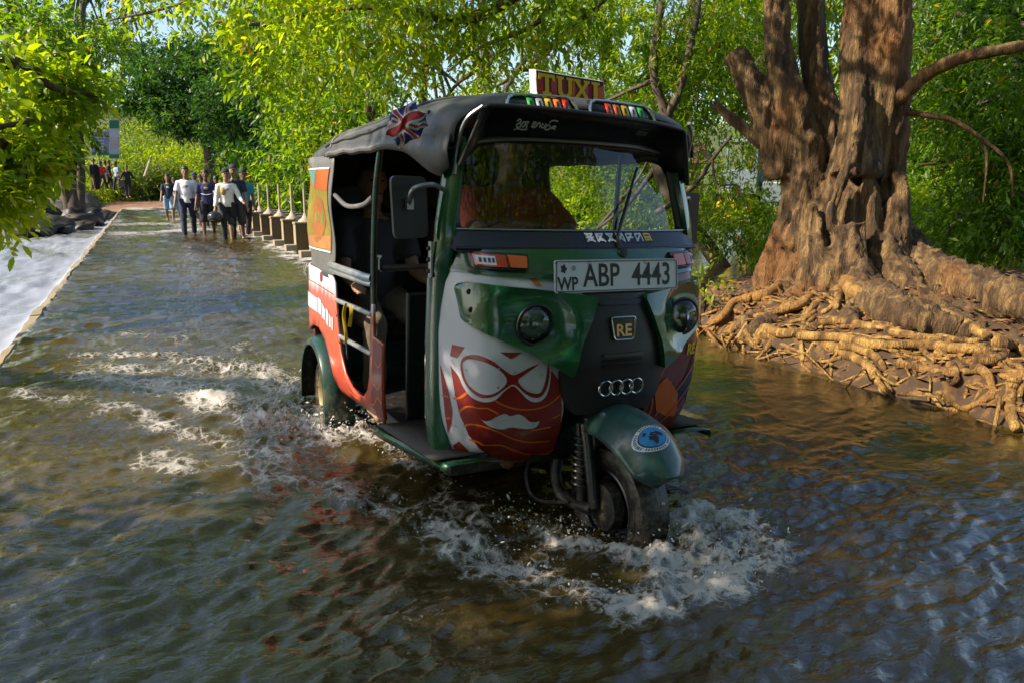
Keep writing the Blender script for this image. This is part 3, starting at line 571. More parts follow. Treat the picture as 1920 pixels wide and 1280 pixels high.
for k, (l, r0, r1) in enumerate(ROOTS):
    r0 *= .64; r1 *= .60; root([M(u, v, lerp(r0, r1, i/(len(l)-1))*.75) for i, (u, v) in enumerate(zr(l))], r0, r1, k)
q_ = random.Random(5)
for k in range(110):      # thin roots wandering over the mound and hanging from its edge
    i = q_.randrange(0, 6); t = q_.random(); x, y = lerp(SHORE[i][0], SHORE[i+1][0], t), lerp(SHORE[i][1], SHORE[i+1][1], t); ins = q_.uniform(.02, .9); x += ins; a = q_.uniform(-.9, .9)+(math.pi if q_.random() < .5 else 0)
    if k % 5 == 0: pts = [(x-ins+.22, y, None), (x-ins+.08, y+q_.uniform(-.08, .08), None), (x-ins-.02+q_.uniform(-.05, .05), y+q_.uniform(-.16, .16), q_.uniform(.06, .14)), (x-ins-.03+q_.uniform(-.08, .05), y+q_.uniform(-.22, .22), q_.uniform(-.08, .06))]
    else: pts = [(x+s*math.sin(a)*.5+q_.uniform(-.04, .04), y+s*math.cos(a)+q_.uniform(-.04, .04), None) for s in np.linspace(0, q_.uniform(.4, 1.0), 5)]
    r0 = q_.uniform(.006, .020); root([Vector((a_, b_, float(mound(np.array(a_), np.array(b_)))+r0*.5 if z is None else z)) for a_, b_, z in pts], r0, r0*.6, 100+k)
# leaf litter on the island
r = np.random.default_rng(77); m_ = 5200; lx, ly = r.uniform(3.9, 8.2, m_), r.uniform(1.2, 6.6, m_); lz = mound(lx, ly); k_ = lz > .03; lx, ly, lz = lx[k_], ly[k_], lz[k_]; m_ = len(lx)
an, ln = r.uniform(0, 6.28, m_), r.uniform(.02, .055, m_); cx, sx = np.cos(an), np.sin(an); z0 = lz+.012
V = np.stack([np.stack([lx-cx*ln, ly-sx*ln, z0+r.uniform(-.005, .02, m_)], 1), np.stack([lx+sx*ln*.4, ly-cx*ln*.4, z0+.008], 1), np.stack([lx+cx*ln, ly+sx*ln, z0+r.uniform(-.005, .02, m_)], 1), np.stack([lx-sx*ln*.4, ly+cx*ln*.4, z0+.006], 1)], 1)
lm = np_mesh('leaf_litter', V.reshape(-1, 3), (np.arange(m_)[:, None, None]*4+np.array([[0, 1, 2], [0, 2, 3]])[None]).reshape(-1, 3), smooth=False); fattr(lm, 'tint', np.repeat(r.random(m_), 4))
mLit, N_, L_, P_ = newmat('dry_leaves'); a_ = N_.new('ShaderNodeAttribute'); a_.attribute_name = 'tint'; rr_ = ramp(N_, [(0, (.04, .018, .008)), (.5, (.15, .06, .018)), (.9, (.30, .15, .04)), (1, (.24, .26, .04))]); L_.new(a_.outputs['Fac'], rr_.inputs[0]); L_.new(rr_.outputs[0], P_.inputs['Base Color']); P_.inputs['Roughness'].default_value = .8
tag(link('leaf_litter', lm, mLit), 'brown fallen leaves scattered over the root covered island', 'leaf litter', kind='stuff')

# overhanging crown of the great tree: low branches reaching across the top of the view
OV = [bl(430, -10, 9.5, .6, .4), bl(520, 40, 9.0, .75, .5), bl(600, 70, 9.4, .8, .6), bl(560, 170, 10.2, .6, .55), bl(640, 20, 8.6, .8, .5), bl(720, 50, 9.0, .7, .5), bl(590, 235, 11.0, .45, .5), bl(690, 110, 10.5, .6, .45), bl(800, 10, 8.8, .8, .45), bl(880, 50, 9.4, .6, .4), bl(960, 10, 9.0, .7, .4), bl(1050, 20, 9.2, .6, .4), bl(330, -10, 10.5, .5, .3), bl(250, -50, 10.5, .5, .3), bl(500, 110, 9.8, .35, .35), bl(1150, -20, 9.5, .7, .4), bl(1380, -60, 9, .8, .5),
      (D(1000, -330, 8.0), (1.8, 1.8, .5)), (D(600, -300, 8.5), (1.6, 1.8, .5))]
HI_SHADE = [((1.2, -.6, 5.2), (1.8, 1.0, .7)), ((3.4, -.9, 5.6), (1.6, 1.2, .7)), ((-.8, -1.2, 4.8), (1.6, 1.2, .7)), ((1.8, -3.2, 5.0), (2.2, 1.6, 1.0)), ((4.8, -3.0, 5.4), (2.0, 1.8, 1.0)), ((-1.9, -3.2, 4.6), (1.8, 1.6, 1.0)), ((.6, -5.4, 5.0), (2.6, 1.8, 1.4)), ((4.0, -5.6, 5.2), (2.4, 1.8, 1.4)), ((3.2, 3.6, 6.6), (1.4, 1.2, .6)), ((1.2, 4.4, 5.8), (1.3, 1.1, .5)), ((.6, 2.6, 5.4), (1.1, 1.0, .5)), ((2.4, 6.8, 6.4), (1.8, 1.4, .7)), ((.2, 7.4, 5.8), (1.6, 1.4, .6)), ((-.6, 10.0, 6.4), (1.8, 1.5, .7)), ((2.2, 10.0, 7.0), (1.8, 1.6, .7)), ((2.4, 1.4, 5.8), (1.2, 1.0, .5)), ((5.6, 6.6, 7.8), (2.0, 1.8, 1.0))]  # unseen high canopy, added to cut sky light and darken the water's reflections
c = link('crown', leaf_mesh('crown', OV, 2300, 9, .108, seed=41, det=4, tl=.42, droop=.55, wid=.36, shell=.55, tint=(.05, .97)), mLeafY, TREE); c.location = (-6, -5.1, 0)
c = link('crown', leaf_mesh('crown', HI_SHADE, 9500, 8, .16, seed=43, det=2, tl=.5, droop=.4, wid=.40, shell=.55, tint=(.15, .9)), mLeafM, TREE); c.location = (-6, -5.1, 0)
hb_ = limb_mesh([([tp(1612, -300), (5.2, 4.6, 5.8), (3.4, 3.4, 6.6), (2.6, 1.2, 6.2), (1.2, -1.0, 5.2), (-1.6, -2.8, 4.6)], .12, .02), ([(3.4, 3.4, 6.6), (3.8, 1.4, 6.2), (3.6, -.8, 5.7), (4.6, -3.2, 5.4), (4.0, -5.6, 5.2)], .08, .02), ([(1.2, -1.0, 5.2), (1.6, -3.2, 5.0), (.8, -5.4, 5.0)], .06, .02), ([tp(1455, -300), D(1250, -190, 8.4), D(1050, -60, 8.8), D(880, 35, 9.2), D(720, 12, 9.2), D(600, 20, 9.4), D(500, 45, 9.4), D(400, 40, 9.6)], .11, .016), ([D(880, 35, 9.2), D(780, 60, 9.4), D(660, 100, 9.8), D(590, 190, 10.6)], .04, .01), ([D(1050, -60, 8.8), D(1010, 40, 9.4), D(900, 90, 9.8), D(840, 135, 10.2)], .045, .012),
   ([D(1250, -190, 8.4), D(1150, -20, 9), D(1060, 60, 9.5), D(1000, 120, 10)], .05, .012), ([(3.4, 3.4, 6.6), (1.6, 4.4, 5.9), (.4, 7.2, 5.8), (-.6, 10, 6.3)], .07, .02), ([(1.6, 4.4, 5.9), (2.2, 6.8, 6.4), (2.2, 10, 6.9)], .05, .015), ([D(1050, -60, 8.8), D(760, -160, 8.8), D(500, -60, 9.4), D(330, 10, 10), D(200, 40, 10.5)], .05, .01)], 8)
o = obj('branch', hb_, mBark, TREE); o.location = (-6, -5.1, 0)
print('great tree done')

# ------------------------------------------------------------ other trees
# leaning in from the left bank, its unseen crown shaped to shade the near water and rickshaw
bA = Vector((-7.6, 7.6, ground_z(-7.6, 7.6)))
A_ = [bl(0, 215, 9.2, .34, .34), bl(75, 140, 9.4, .30, .14), bl(-10, 340, 9.0, .26, .30), bl(15, 400, 9.0, .16, .20), bl(85, 205, 9.8, .16, .10), bl(0, 120, 9.6, .30, .2), bl(40, 290, 9.3, .16, .18), bl(130, 150, 10, .12, .06), bl(-90, 300, 9, .5, .7), bl(-110, 150, 9, .6, .6),
      ((-5.2, 1.6, 3.3), (1.5, 1.7, 1.6)), ((-5.0, -.6, 3.6), (1.6, 1.6, 1.8)), ((-3.6, .6, 2.5), (1.2, 1.7, 1.0)), ((-5.6, 2.6, 4.9), (1.4, .9, 1.0)), ((-4.6, -2.6, 3.2), (1.8, 1.6, 2.0)), ((-4.5, 2.5, 4.4), (1.3, 1.3, 1.3)), ((-3.4, 2.2, 3.6), (.9, 1.2, .9)), ((-4.4, 1.4, 1.9), (1.1, 1.6, .9)), ((-4.2, -1.4, 1.8), (1.1, 1.6, .9)), ((-3.2, -.8, 4.2), (1.2, 1.5, .9)), ((-3.6, 3.0, 2.3), (.8, .8, .8)), ((-6.4, 2.0, 5.6), (1.2, 1.4, 1.2)), ((-6.6, -.8, 5.4), (1.4, 1.6, 1.4)), ((-3.6, 2.95, 3.9), (.8, .55, .85), 9.0), ((-3.0, 2.2, 3.0), (.6, .8, .6), 3.0)]
A_ = [(b[0], b[1], .13) if i < 8 else b for i, b in enumerate(A_)]
tree('bank_tree', 'yellow green leafy tree leaning in from the left edge', bA, [([bA-Vector((0, 0, .4)), bA, (-6.6, 7.0, 3.2), (-5.4, 5.5, 4.6)], .34, .16), ([(-6.6, 7.0, 3.2), D(-150, 90, 9), D(40, 120, 9.3), D(100, 165, 9.5), D(190, 182, 9.9)], .10, .018), ([(-6.6, 7.0, 3.0), D(-120, 250, 9), D(-10, 240, 9), D(65, 225, 9.2)], .08, .015), ([D(-120, 260, 9), D(0, 290, 9), D(48, 312, 9), D(30, 380, 9), D(5, 420, 9)], .05, .012), ([D(48, 312, 9), D(52, 240, 9.2), D(55, 200, 9.3)], .022, .010), ([D(48, 312, 9), D(100, 290, 9.3), D(125, 320, 9.5)], .02, .006),
      ([(-5.4, 5.5, 4.6), (-5.2, 2.6, 4.2), (-4.9, 0, 3.6), (-4.6, -2.6, 3.2)], .15, .05), ([(-5.2, 2.6, 4.2), (-4.2, 1.4, 3.0), (-3.4, .6, 2.4)], .06, .02)], A_, mLeafY, 11500, 9, .135, 51, det=4, tl=.40, droop=.5, wid=.40, tint=(.2, .97))
# the tree behind the rickshaw whose two stems fork above its roof
bC = Vector((8.3, 9.6, -.3))
C_ = [bl(1330, 120, 13, 1.0, .9), bl(1180, 60, 13, 1.0, .9), bl(1400, 300, 13, .8, .8), bl(1340, 400, 12.6, .75, .55), bl(1410, 430, 12.2, .6, .5), bl(1230, 150, 13.4, 1.0, .8), bl(1320, 250, 13.4, .9, .8), bl(1440, 60, 14, 1.1, 1.0), bl(1130, 230, 14, 1.1, .9), bl(1100, 380, 14, 1.0, .9), bl(1210, 350, 14, 1.0, .9), bl(1000, 100, 14, 1.1, .8), bl(1350, 440, 12.4, .4, .2), bl(1300, 0, 13.5, 1.2, .9), bl(1450, 210, 14, .9, .9)]
tree('river_tree', 'bright fine leaved tree with forked stem behind the rickshaw roof', bC, [([bC-Vector((0, 0, .5)), bC, D(1240, 330, 12.6), D(1250, 215, 12.5)], .15, .10), ([D(1250, 220, 12.5), D(1226, 140, 12.4), D(1232, 60, 12.4), D(1245, -20, 12.4), D(1262, -160, 12.6)], .075, .05), ([D(1248, 222, 12.5), D(1272, 175, 12.4), D(1292, 100, 12.4), D(1312, -10, 12.4), D(1330, -160, 12.6)], .07, .045), ([D(1228, 150, 12.4), D(1180, 170, 12.6), D(1140, 188, 12.8), D(1100, 196, 13)], .04, .012), ([D(1278, 165, 12.4), D(1265, 110, 12.7), D(1270, 60, 12.9), D(1300, 0, 13)], .025, .01), ([D(1230, 400, 12.6), D(1300, 350, 12.4), D(1335, 300, 12.3), D(1372, 255, 12.3)], .05, .02), ([D(1335, 300, 12.3), D(1345, 345, 12.2), D(1385, 350, 12.2), D(1392, 400, 12.1)], .022, .008), ([D(1240, 300, 12.6), D(1180, 380, 12.8), D(1120, 430, 13)], .05, .02), ([D(1120, 430, 13), D(1200, 330, 12.9), D(1220, 280, 12.9)], .03, .02), ([D(1100, 60, 13), D(1120, 20, 13), D(1140, -60, 13)], .03, .02)],
     C_, mLeafR, 8000, 9, .105, 61, gap=-.02, gs=1.0, tl=.34, droop=.65, wid=.30, tint=(.0, .96))
# right edge, beyond the great trunk
bD = Vector((11.6, 6.4, -.3))
D_ = [bl(1800, 60, 12, 1.0, .9), bl(1880, 180, 11.5, .9, .8), bl(1780, 300, 12, .8, .8), bl(1860, 330, 11.6, .8, .7), bl(1790, 420, 11.6, .6, .5), bl(1880, 440, 11.2, .6, .4), bl(1950, 300, 12, 1.2, 1.2), bl(1940, 40, 12, 1.1, 1.0), bl(1740, 180, 13, .8, .9), bl(1740, 20, 13, 1.0, .8)]
tree('edge_tree', 'dark green tree hanging over the buttress root at the right edge', bD, auto_limbs(bD, bD+Vector((0, 0, 4.0)), .2, D_, 3), D_, mLeafM, 4800, 9, .115, 71, gap=-.02, tl=.34, droop=.6, wid=.32, tint=(.0, .75))
# far bank: the dark round tree over the road, the left tree over the boulders, trees beside the sluices
def bankbase(u, d): p = D(u, 346, d); return Vector((p.x, p.y, ground_z(p.x, p.y)-.1))
bE = bankbase(398, 52); E_ = [bl(330, 160, 52, 2.2, 1.1), bl(410, 180, 50, 2.0, 1.0), bl(275, 175, 51, 1.7, .9), bl(345, 215, 49, 2.2, .8), bl(430, 120, 52, 2.0, 1.1), bl(300, 120, 54, 1.7, .9), bl(380, 100, 54, 2.0, 1.0), bl(415, 235, 50, 1.4, .7), bl(465, 215, 51, 1.0, .8)]
tree('spreading_tree', 'dark green spreading tree standing over the far end of the road', bE, auto_limbs(bE, D(392, 190, 52), .42, E_, 4), E_, mLeafD, 3300, 10, .32, 81, tl=.8, droop=.35, wid=.42, tint=(.05, .95))
bF = bankbase(132, 41); F_ = [bl(60, 170, 40, 1.6, 1.0), bl(140, 150, 41, 1.2, 1.0), bl(110, 70, 42, 1.6, 1.2), bl(30, 60, 41, 1.6, 1.2), bl(150, 240, 40, .5, .6), bl(80, 260, 39, .9, .8), bl(180, 80, 43, 1.0, .8), bl(30, 250, 40, 1.0, 1.0)]
tree('crooked_tree', 'dark trunked tree rooted above the boulders at left', bF, auto_limbs(bF, D(125, 150, 41), .48, F_, 5)+[([bF+Vector((.2, 0, .3)), D(152, 290, 40.6), D(150, 240, 40.5)], .22, .1), ([bF, D(108, 280, 41), D(105, 200, 41)], .26, .14)], F_, mLeafM, 1300, 10, .30, 91, tl=.85, droop=.4, wid=.42, tint=(.0, .8))
gts = [(520, 33, 330, 1.5, 'dark leafy tree behind the far sluice rods', mLeafD), (590, 27, 310, 1.6, 'green leafy tree behind the near sluice rods', mLeafM), (470, 44, 300, 2.0, 'tall dark tree between the walkers and the spreading tree', mLeafD), (690, 24, 260, 2.0, 'broad green tree hidden behind the canopy of the rickshaw', mLeafM)]
for k, (u, d, v, s, lab, mt) in enumerate(gts):
    b0 = bankbase(u, d); b0.z = max(b0.z, -.4); q = random.Random(k); bb = [bl(u+q.uniform(-45, 45), v+q.uniform(-95, 75), d+q.uniform(-2, 2), s*q.uniform(.7, 1.1), s*q.uniform(.5, .8)) for _ in range(6)]+[bl(u, v-170, d, s*1.2, s), bl(u+30, v-260, d+1, s*1.2, s)]
    tree('bank_tree', lab, b0, auto_limbs(b0, D(u, v-60, d), .2, bb, 10+k), bb, mt, (2400 if k < 3 else 1300), 9, .15+.004*d, 100+k, tl=.5+.008*d, droop=.5, wid=.38, tint=(.03, .92))
# tall thin forest behind, letting the sky through
tl_ = [(95, 104, 'tallest bare stemmed tree behind the left foliage'), (165, 98, 'slim tall tree right of the tallest bare stem'), (235, 118, 'far tall tree above the road sign'), (540, 100, 'far hazy tree seen above the spreading tree'), (20, 92, 'far tall tree at the left picture edge')]
for k, (u, d, lab) in enumerate(tl_):
    b0 = bankbase(u, d); q = random.Random(40+k); bb = [bl(u+q.uniform(-60, 60), q.uniform(-120, 190), d+q.uniform(-3, 3), q.uniform(2.6, 3.8), q.uniform(1.4, 2.4)) for _ in range(9)]
    tree('tall_tree', lab, b0, auto_limbs(b0, D(u, -150, d), .42, bb, 50+k), bb, mLeafG if k % 2 else mLeafM, 800, 9, .60, 120+k, group='tall trees behind', bark=mBarkG, tl=1.6, droop=.3, wid=.40, tint=(.0, .7))
# the far shore across the pool
fs = [(1010, 21, 200, mLeafR, 'green tree across the pool seen above the rickshaw'), (1140, 24, 180, mLeafY, 'yellow green tree across the pool seen through the windscreen'), (1300, 25, 120, mLeafM, 'tall green tree across the pool behind the forked tree'), (1430, 22, 200, mLeafY, 'yellow green tree across the pool left of the great trunk'), (1760, 20, 170, mLeafM, 'green tree across the pool right of the great trunk'), (1900, 22, 150, mLeafD, 'dark tree across the pool at the right edge'), (800, 30, 140, mLeafM, 'green tree far behind the roof of the rickshaw'), (900, 26, 100, mLeafY, 'yellow green tree behind the roof sign'), (1600, 26, 100, mLeafR, 'green tree showing between the limbs of the great tree')]
for k, (u, d, v, mt, lab) in enumerate(fs):
    b0 = D(u, 346, d); b0.z = -.2; q = random.Random(60+k); bb = [bl(u+q.uniform(-110, 110), max(-40, v+q.uniform(-230, 250)), d+q.uniform(-1.5, 2.5), q.uniform(1.0, 1.7), q.uniform(.8, 1.2)) for _ in range(10)]
    tree('shore_tree', lab, b0, auto_limbs(b0, D(u, v-150, d), .22, bb, 70+k), bb, mt, (1100 if u < 1050 else 2600), 9, [.15, .20, .26][k % 3], 140+k, group='trees on the far shore', gap=.0, gs=.8, tl=.5, droop=.55, wid=.36, tint=(.02, .92))
# shrubs: along the far shore, on the slope by the road sign
q = random.Random(9); k = 0
for u in [x for x in range(1010, 1980, 74) if not 1280 < x < 1470]:
    d = q.uniform(15.5, 19.5); p = D(u+q.uniform(-20, 20), 346, d); p.z = -.35; s = q.uniform(.8, 1.3); bb = [((p.x+q.uniform(-.5, .5), p.y+q.uniform(-.5, .5), q.uniform(.2, 1.1)*s), (s*.8, s*.8, s*.6)) for _ in range(3)]
    pos = 'under the great tree branches' if 1420 < u < 1740 else ('right of the great trunk' if u >= 1740 else 'beside the rickshaw')
    t = empty('shore_shrub', p, 0, 'leafy shrub dipping into the pool on the far shore, %s from the left' % ['first', 'second', 'third', 'fourth', 'fifth', 'sixth', 'seventh', 'eighth', 'ninth', 'tenth', 'eleventh', 'twelfth', 'thirteenth', 'fourteenth'][k], 'shrub', 'shrubs along the far shore')
    o = obj('stem', limb_mesh([([p, Vector(b[0])-Vector((0, 0, .2)), Vector(b[0])+Vector((0, 0, .3))], .04, .01) for b in bb], 6), mBark, t); o.location = -p
    c = link('foliage', leaf_mesh('foliage', bb, 620, 8, .14, seed=200+k, tl=.38, droop=.4, wid=.34, tint=(.05, .95)), [mLeafY, mLeafM, mLeafR][k % 3], t); c.location = -p; k += 1
ord_ = ['first', 'second', 'third', 'fourth', 'fifth', 'sixth', 'seventh', 'eighth', 'ninth', 'tenth', 'eleventh', 'twelfth', 'thirteenth', 'fourteenth', 'fifteenth', 'sixteenth', 'seventeenth', 'eighteenth']
for k, (u, v, d, s) in enumerate([(185, 330, 58, 1.6), (215, 325, 60, 1.8), (240, 305, 62, 2.2), (262, 325, 58, 1.6), (285, 300, 64, 2.4), (300, 325, 59, 1.5), (325, 305, 66, 2.4), (345, 290, 70, 3.0), (370, 310, 64, 2.2), (260, 270, 70, 3.0), (300, 255, 76, 3.2), (225, 270, 68, 2.6), (430, 320, 58, 1.8), (455, 300, 60, 2.2), (145, 320, 55, 1.8), (100, 330, 52, 1.6), (350, 240, 84, 3.6), (250, 225, 84, 3.8)]):
    c0 = D(u, v, d); g = ground_z(c0.x, c0.y); p = Vector((c0.x, c0.y, g)); top = max(c0.z, g+.6*s); qq = random.Random(k+300)
    bb = [((c0.x+qq.uniform(-.8, .8)*s, c0.y+qq.uniform(-.5, .5)*s, lerp(g+.2*s, top, qq.random())), (s*.8, s*.8, s*.6)) for _ in range(5)]
    t = empty('slope_shrub', p, 0, 'sunlit grassy shrub on the slope beside the road, %s from the near foot' % ord_[k], 'shrub', 'shrubs on the slope')
    o = obj('stem', limb_mesh([([p, Vector(b[0])-Vector((0, 0, .2)), Vector(b[0])+Vector((0, 0, .3))], .05, .01) for b in bb], 6), mBark, t); o.location = -p
    c = link('foliage', leaf_mesh('foliage', bb, 560, 8, .34, seed=230+k, tl=.8, droop=-.3, wid=.22, tint=(.2, .98)), [mLeafY, mLeafG][k % 2], t); c.location = -p
# unseen trees added behind the viewer to block sky light from the rickshaw front
for k, (x, y, lab) in enumerate([(-4.5, -8.5, 'tree on the near bank left behind the viewer'), (1.5, -10.5, 'tree on the near bank behind the viewer'), (7.5, -8.0, 'tree on the near bank right behind the viewer'), (-10, -3.5, 'tree on the near bank at far left behind the viewer')]):
    b0 = Vector((x, y, -.6)); q = random.Random(90+k); bb = [((x+q.uniform(-2.4, 2.4), y+q.uniform(-1.5, 1.5), q.uniform(.8, 7.5)), (q.uniform(1.4, 2.1),)*2+(q.uniform(1.0, 1.5),)) for _ in range(11)]
    tree('added_shade_tree', lab, b0, auto_limbs(b0, (x, y, 6), .3, bb, 95+k), bb, mLeafD, 4200, 8, .26, 170+k, group='trees behind the viewer', tl=.6, droop=.4, wid=.42, tint=(.05, .9))
print('trees done', sum(len(m.polygons) for m in bpy.data.meshes))
# ============================================================ the auto rickshaw
from mathutils.geometry import delaunay_2d_cdt
def resample(poly, res, closed=True):
    out = []; n = len(poly)
    for i in range(n if closed else n-1):
        a, b = Vector(poly[i]), Vector(poly[(i+1) % n]); k = max(1, int((b-a).length/res))
        out += [a.lerp(b, j/k) for j in range(k)]
    if not closed: out.append(Vector(poly[-1]))
    return out
def inside(p, poly):
    c = False; n = len(poly); j = n-1
    for i in range(n):
        if (poly[i][1] > p[1]) != (poly[j][1] > p[1]) and p[0] < (poly[j][0]-poly[i][0])*(p[1]-poly[i][1])/(poly[j][1]-poly[i][1])+poly[i][0]: c = not c
        j = i
    return c
def roundpoly(poly, r=0.02, n=4):
    out = []; m = len(poly)
    for i in range(m):
        a, b, c = Vector(poly[i-1]), Vector(poly[i]), Vector(poly[(i+1) % m])
        d1, d2 = (a-b), (c-b); k1, k2 = min(r, d1.length*0.45), min(r, d2.length*0.45)
        p, q = b+d1.normalized()*k1, b+d2.normalized()*k2
        for j in range(n+1):
            t = j/n; out.append((p*(1-t)**2 + b*2*t*(1-t) + q*t*t)[:])
    return out
def patch(poly, mp, off=0.0, res=0.03, wall=0.0, mb=None):
    """a polygon drawn on a curved surface, optionally with a rim going back by wall"""
    mb = mb or MB(); B = resample([Vector((p[0], p[1])) for p in poly], res); n = len(B)
    xs = [p.x for p in B]; ys = [p.y for p in B]; pts = list(B)
    gx = np.arange(min(xs)+res*0.5, max(xs), res); gy = np.arange(min(ys)+res*0.5, max(ys), res)
    bb = np.array([[p.x, p.y] for p in B])
    for a in gx:
        for b in gy:
            if inside((a, b), bb) and np.min((bb[:, 0]-a)**2+(bb[:, 1]-b)**2) > (res*0.45)**2: pts.append(Vector((a, b)))
    V, E_, Fc, *_ = delaunay_2d_cdt(pts, [(i, (i+1) % n) for i in range(n)], [], 0, 1e-6)
    tri = [f for f in Fc if inside((sum(V[i].x for i in f)/len(f), sum(V[i].y for i in f)/len(f)), bb)]
    mb.add([mp(p.x, p.y, off) for p in V], tri)
    if wall:
        L = [mp(p.x, p.y, off) for p in B] + [mp(p.x, p.y, off-wall) for p in B]
        mb.add(L, [(i, (i+1) % n, n+(i+1) % n, n+i) for i in range(n)])
    return mb
def strip(line, w, mp, off):
    """a painted line of width w on the surface"""
    P = spline([(p[0], p[1], 0) for p in line], 5); rows = [[], []]
    for i in range(len(P)):
        t = (P[min(i+1, len(P)-1)]-P[max(i-1, 0)]).normalized(); nn = Vector((-t.y, t.x, 0))*w/2
        rows[0].append(mp(P[i].x+nn.x, P[i].y+nn.y, off)); rows[1].append(mp(P[i].x-nn.x, P[i].y-nn.y, off))
    return MB().grid(rows)

mGreen = simple('green_paint', (0.004, 0.068, 0.022), 0.20, var=0.12, scale=4, coat=0.7, dirt=((0.04, 0.05, 0.03), 14, 0.64), mud=.75)
mTeal = simple('teal_paint', (0.018, 0.06, 0.058), 0.30, var=0.15, scale=6, coat=0.4, dirt=((0.06, 0.06, 0.045), 20, 0.6), mud=.75)
mFender = simple('dark_green_paint', (0.012, 0.045, 0.036), 0.28, var=0.15, scale=6, coat=0.4, dirt=((0.10, 0.085, 0.055), 12, 0.55), mud=.75)
mBlack = simple('black_plastic', (0.012, 0.012, 0.013), 0.42, var=0.2, scale=20, bump=0.08, bscale=300, mud=.75)
mBlackGloss = simple('black_gloss', (0.010, 0.010, 0.011), 0.25, var=0.2, scale=8, dirt=((0.03, 0.03, 0.03), 18, 0.6))
mRubber = simple('tyre_rubber', (0.007, 0.007, 0.007), 0.42, var=0.3, scale=40, bump=0.2, bscale=120, mud=.75)
mVinyl = simple('black_canvas', (0.060, 0.060, 0.062), 0.42, var=0.22, scale=5, bump=0.22, bscale=420, dirt=((0.12, 0.115, 0.105), 5, 0.52))
mVinyl2 = simple('grey_canvas', (0.10, 0.10, 0.10), 0.5, var=0.2, scale=7, bump=0.2, bscale=420, dirt=((0.18, 0.17, 0.15), 6, 0.55))
mSeat = simple('seat_vinyl', (0.015, 0.014, 0.014), 0.4, var=0.2, scale=9, bump=0.15, bscale=200)
mChrome = simple('chrome', (0.55, 0.56, 0.57), 0.16, metal=1.0, var=0.1, scale=20)
mSteel = simple('dull_steel', (0.32, 0.33, 0.33), 0.34, metal=0.9, var=0.15, scale=18)
mBar = simple('grab_bar', (0.42, 0.45, 0.46), 0.3, metal=0.7, var=0.15, scale=18)
mWhite = simple('white_vinyl_wrap', (0.52, 0.53, 0.60), 0.32, var=0.05, scale=5, coat=0.3, dirt=((0.40, 0.39, 0.37), 9, 0.62), mud=.75)
mRed = simple('red_vinyl_wrap', (0.22, 0.010, 0.006), 0.32, var=0.12, scale=6, coat=0.3, dirt=((0.11, 0.02, 0.012), 12, 0.6), mud=.75)
mOrange = simple('orange_print', (0.62, 0.13, 0.012), 0.35, var=0.1, scale=6, coat=0.2)
mMaroon = simple('maroon_wrap', (0.16, 0.018, 0.022), 0.35, var=0.1, scale=6, coat=0.2, dirt=((0.17, 0.11, 0.09), 10, 0.6), mud=.75)
mYellow = simple('yellow_print', (0.75, 0.50, 0.03), 0.4, var=0.1, scale=6)
mNavy = simple('navy_print', (0.012, 0.016, 0.07), 0.4, var=0.1, scale=6)
mSkyBlue = simple('blue_print', (0.02, 0.20, 0.48), 0.35, var=0.5, scale=30)
mPlate = simple('plate_white', (0.62, 0.64, 0.70), 0.38, var=0.04, scale=8, dirt=((0.40, 0.40, 0.40), 16, 0.64))
mAmber = simple('amber_lens', (0.62, 0.09, 0.008), 0.18, var=0.15, scale=60, coat=0.6)
mRedLens = simple('red_lens', (0.42, 0.022, 0.008), 0.18, var=0.15, scale=60, coat=0.6)
mPrintGreen = simple('green_print', (0.03, 0.28, 0.05), 0.4, var=0.1)
mPurple = simple('purple_print', (0.22, 0.02, 0.06), 0.4, var=0.15)
mTealPrint = simple('teal_print', (0.10, 0.24, 0.22), 0.4, var=0.15)
mRimY = simple('cream_rim', (0.30, 0.25, 0.10), 0.4, var=0.25, scale=12, dirt=((0.10, 0.07, 0.035), 16, 0.5))
mLensGlass, N_, L_, P_ = newmat('headlamp_glass')
tr_ = N_.new('ShaderNodeBsdfTransparent'); tr_.inputs[0].default_value = (0.88, 0.91, 0.89, 1); gl_ = N_.new('ShaderNodeBsdfGlossy'); gl_.inputs['Roughness'].default_value = 0.02
fr_ = N_.new('ShaderNodeFresnel'); fr_.inputs[0].default_value = 1.7; ms_ = N_.new('ShaderNodeMixShader'); w_ = N_.new('ShaderNodeTexVoronoi'); w_.inputs['Scale'].default_value = 42; t_ = N_.new('ShaderNodeTexCoord'); L_.new(t_.outputs['Object'], w_.inputs['Vector'])
b_ = N_.new('ShaderNodeBump'); b_.inputs['Strength'].default_value = 0.35; b_.inputs['Distance'].default_value = 0.006; L_.new(w_.outputs['Distance'], b_.inputs['Height']); L_.new(b_.outputs['Normal'], gl_.inputs['Normal']); L_.new(b_.outputs['Normal'], fr_.inputs['Normal'])
L_.new(fr_.outputs[0], ms_.inputs[0]); L_.new(tr_.outputs[0], ms_.inputs[1]); L_.new(gl_.outputs[0], ms_.inputs[2]); L_.new(ms_.outputs[0], N_['Material Output'].inputs[0])
mGlass, N_, L_, P_ = newmat('windscreen_glass')
tr_ = N_.new('ShaderNodeBsdfTransparent'); tr_.inputs[0].default_value = (0.80, 0.85, 0.82, 1); gl_ = N_.new('ShaderNodeBsdfGlossy'); gl_.inputs['Roughness'].default_value = 0.012
fr_ = N_.new('ShaderNodeFresnel'); fr_.inputs[0].default_value = 1.62; ms_ = N_.new('ShaderNodeMixShader')
L_.new(fr_.outputs[0], ms_.inputs[0]); L_.new(tr_.outputs[0], ms_.inputs[1]); L_.new(gl_.outputs[0], ms_.inputs[2]); L_.new(ms_.outputs[0], N_['Material Output'].inputs[0])
mMirror = simple('mirror_glass', (0.6, 0.62, 0.65), 0.03, metal=1.0, var=0.02)
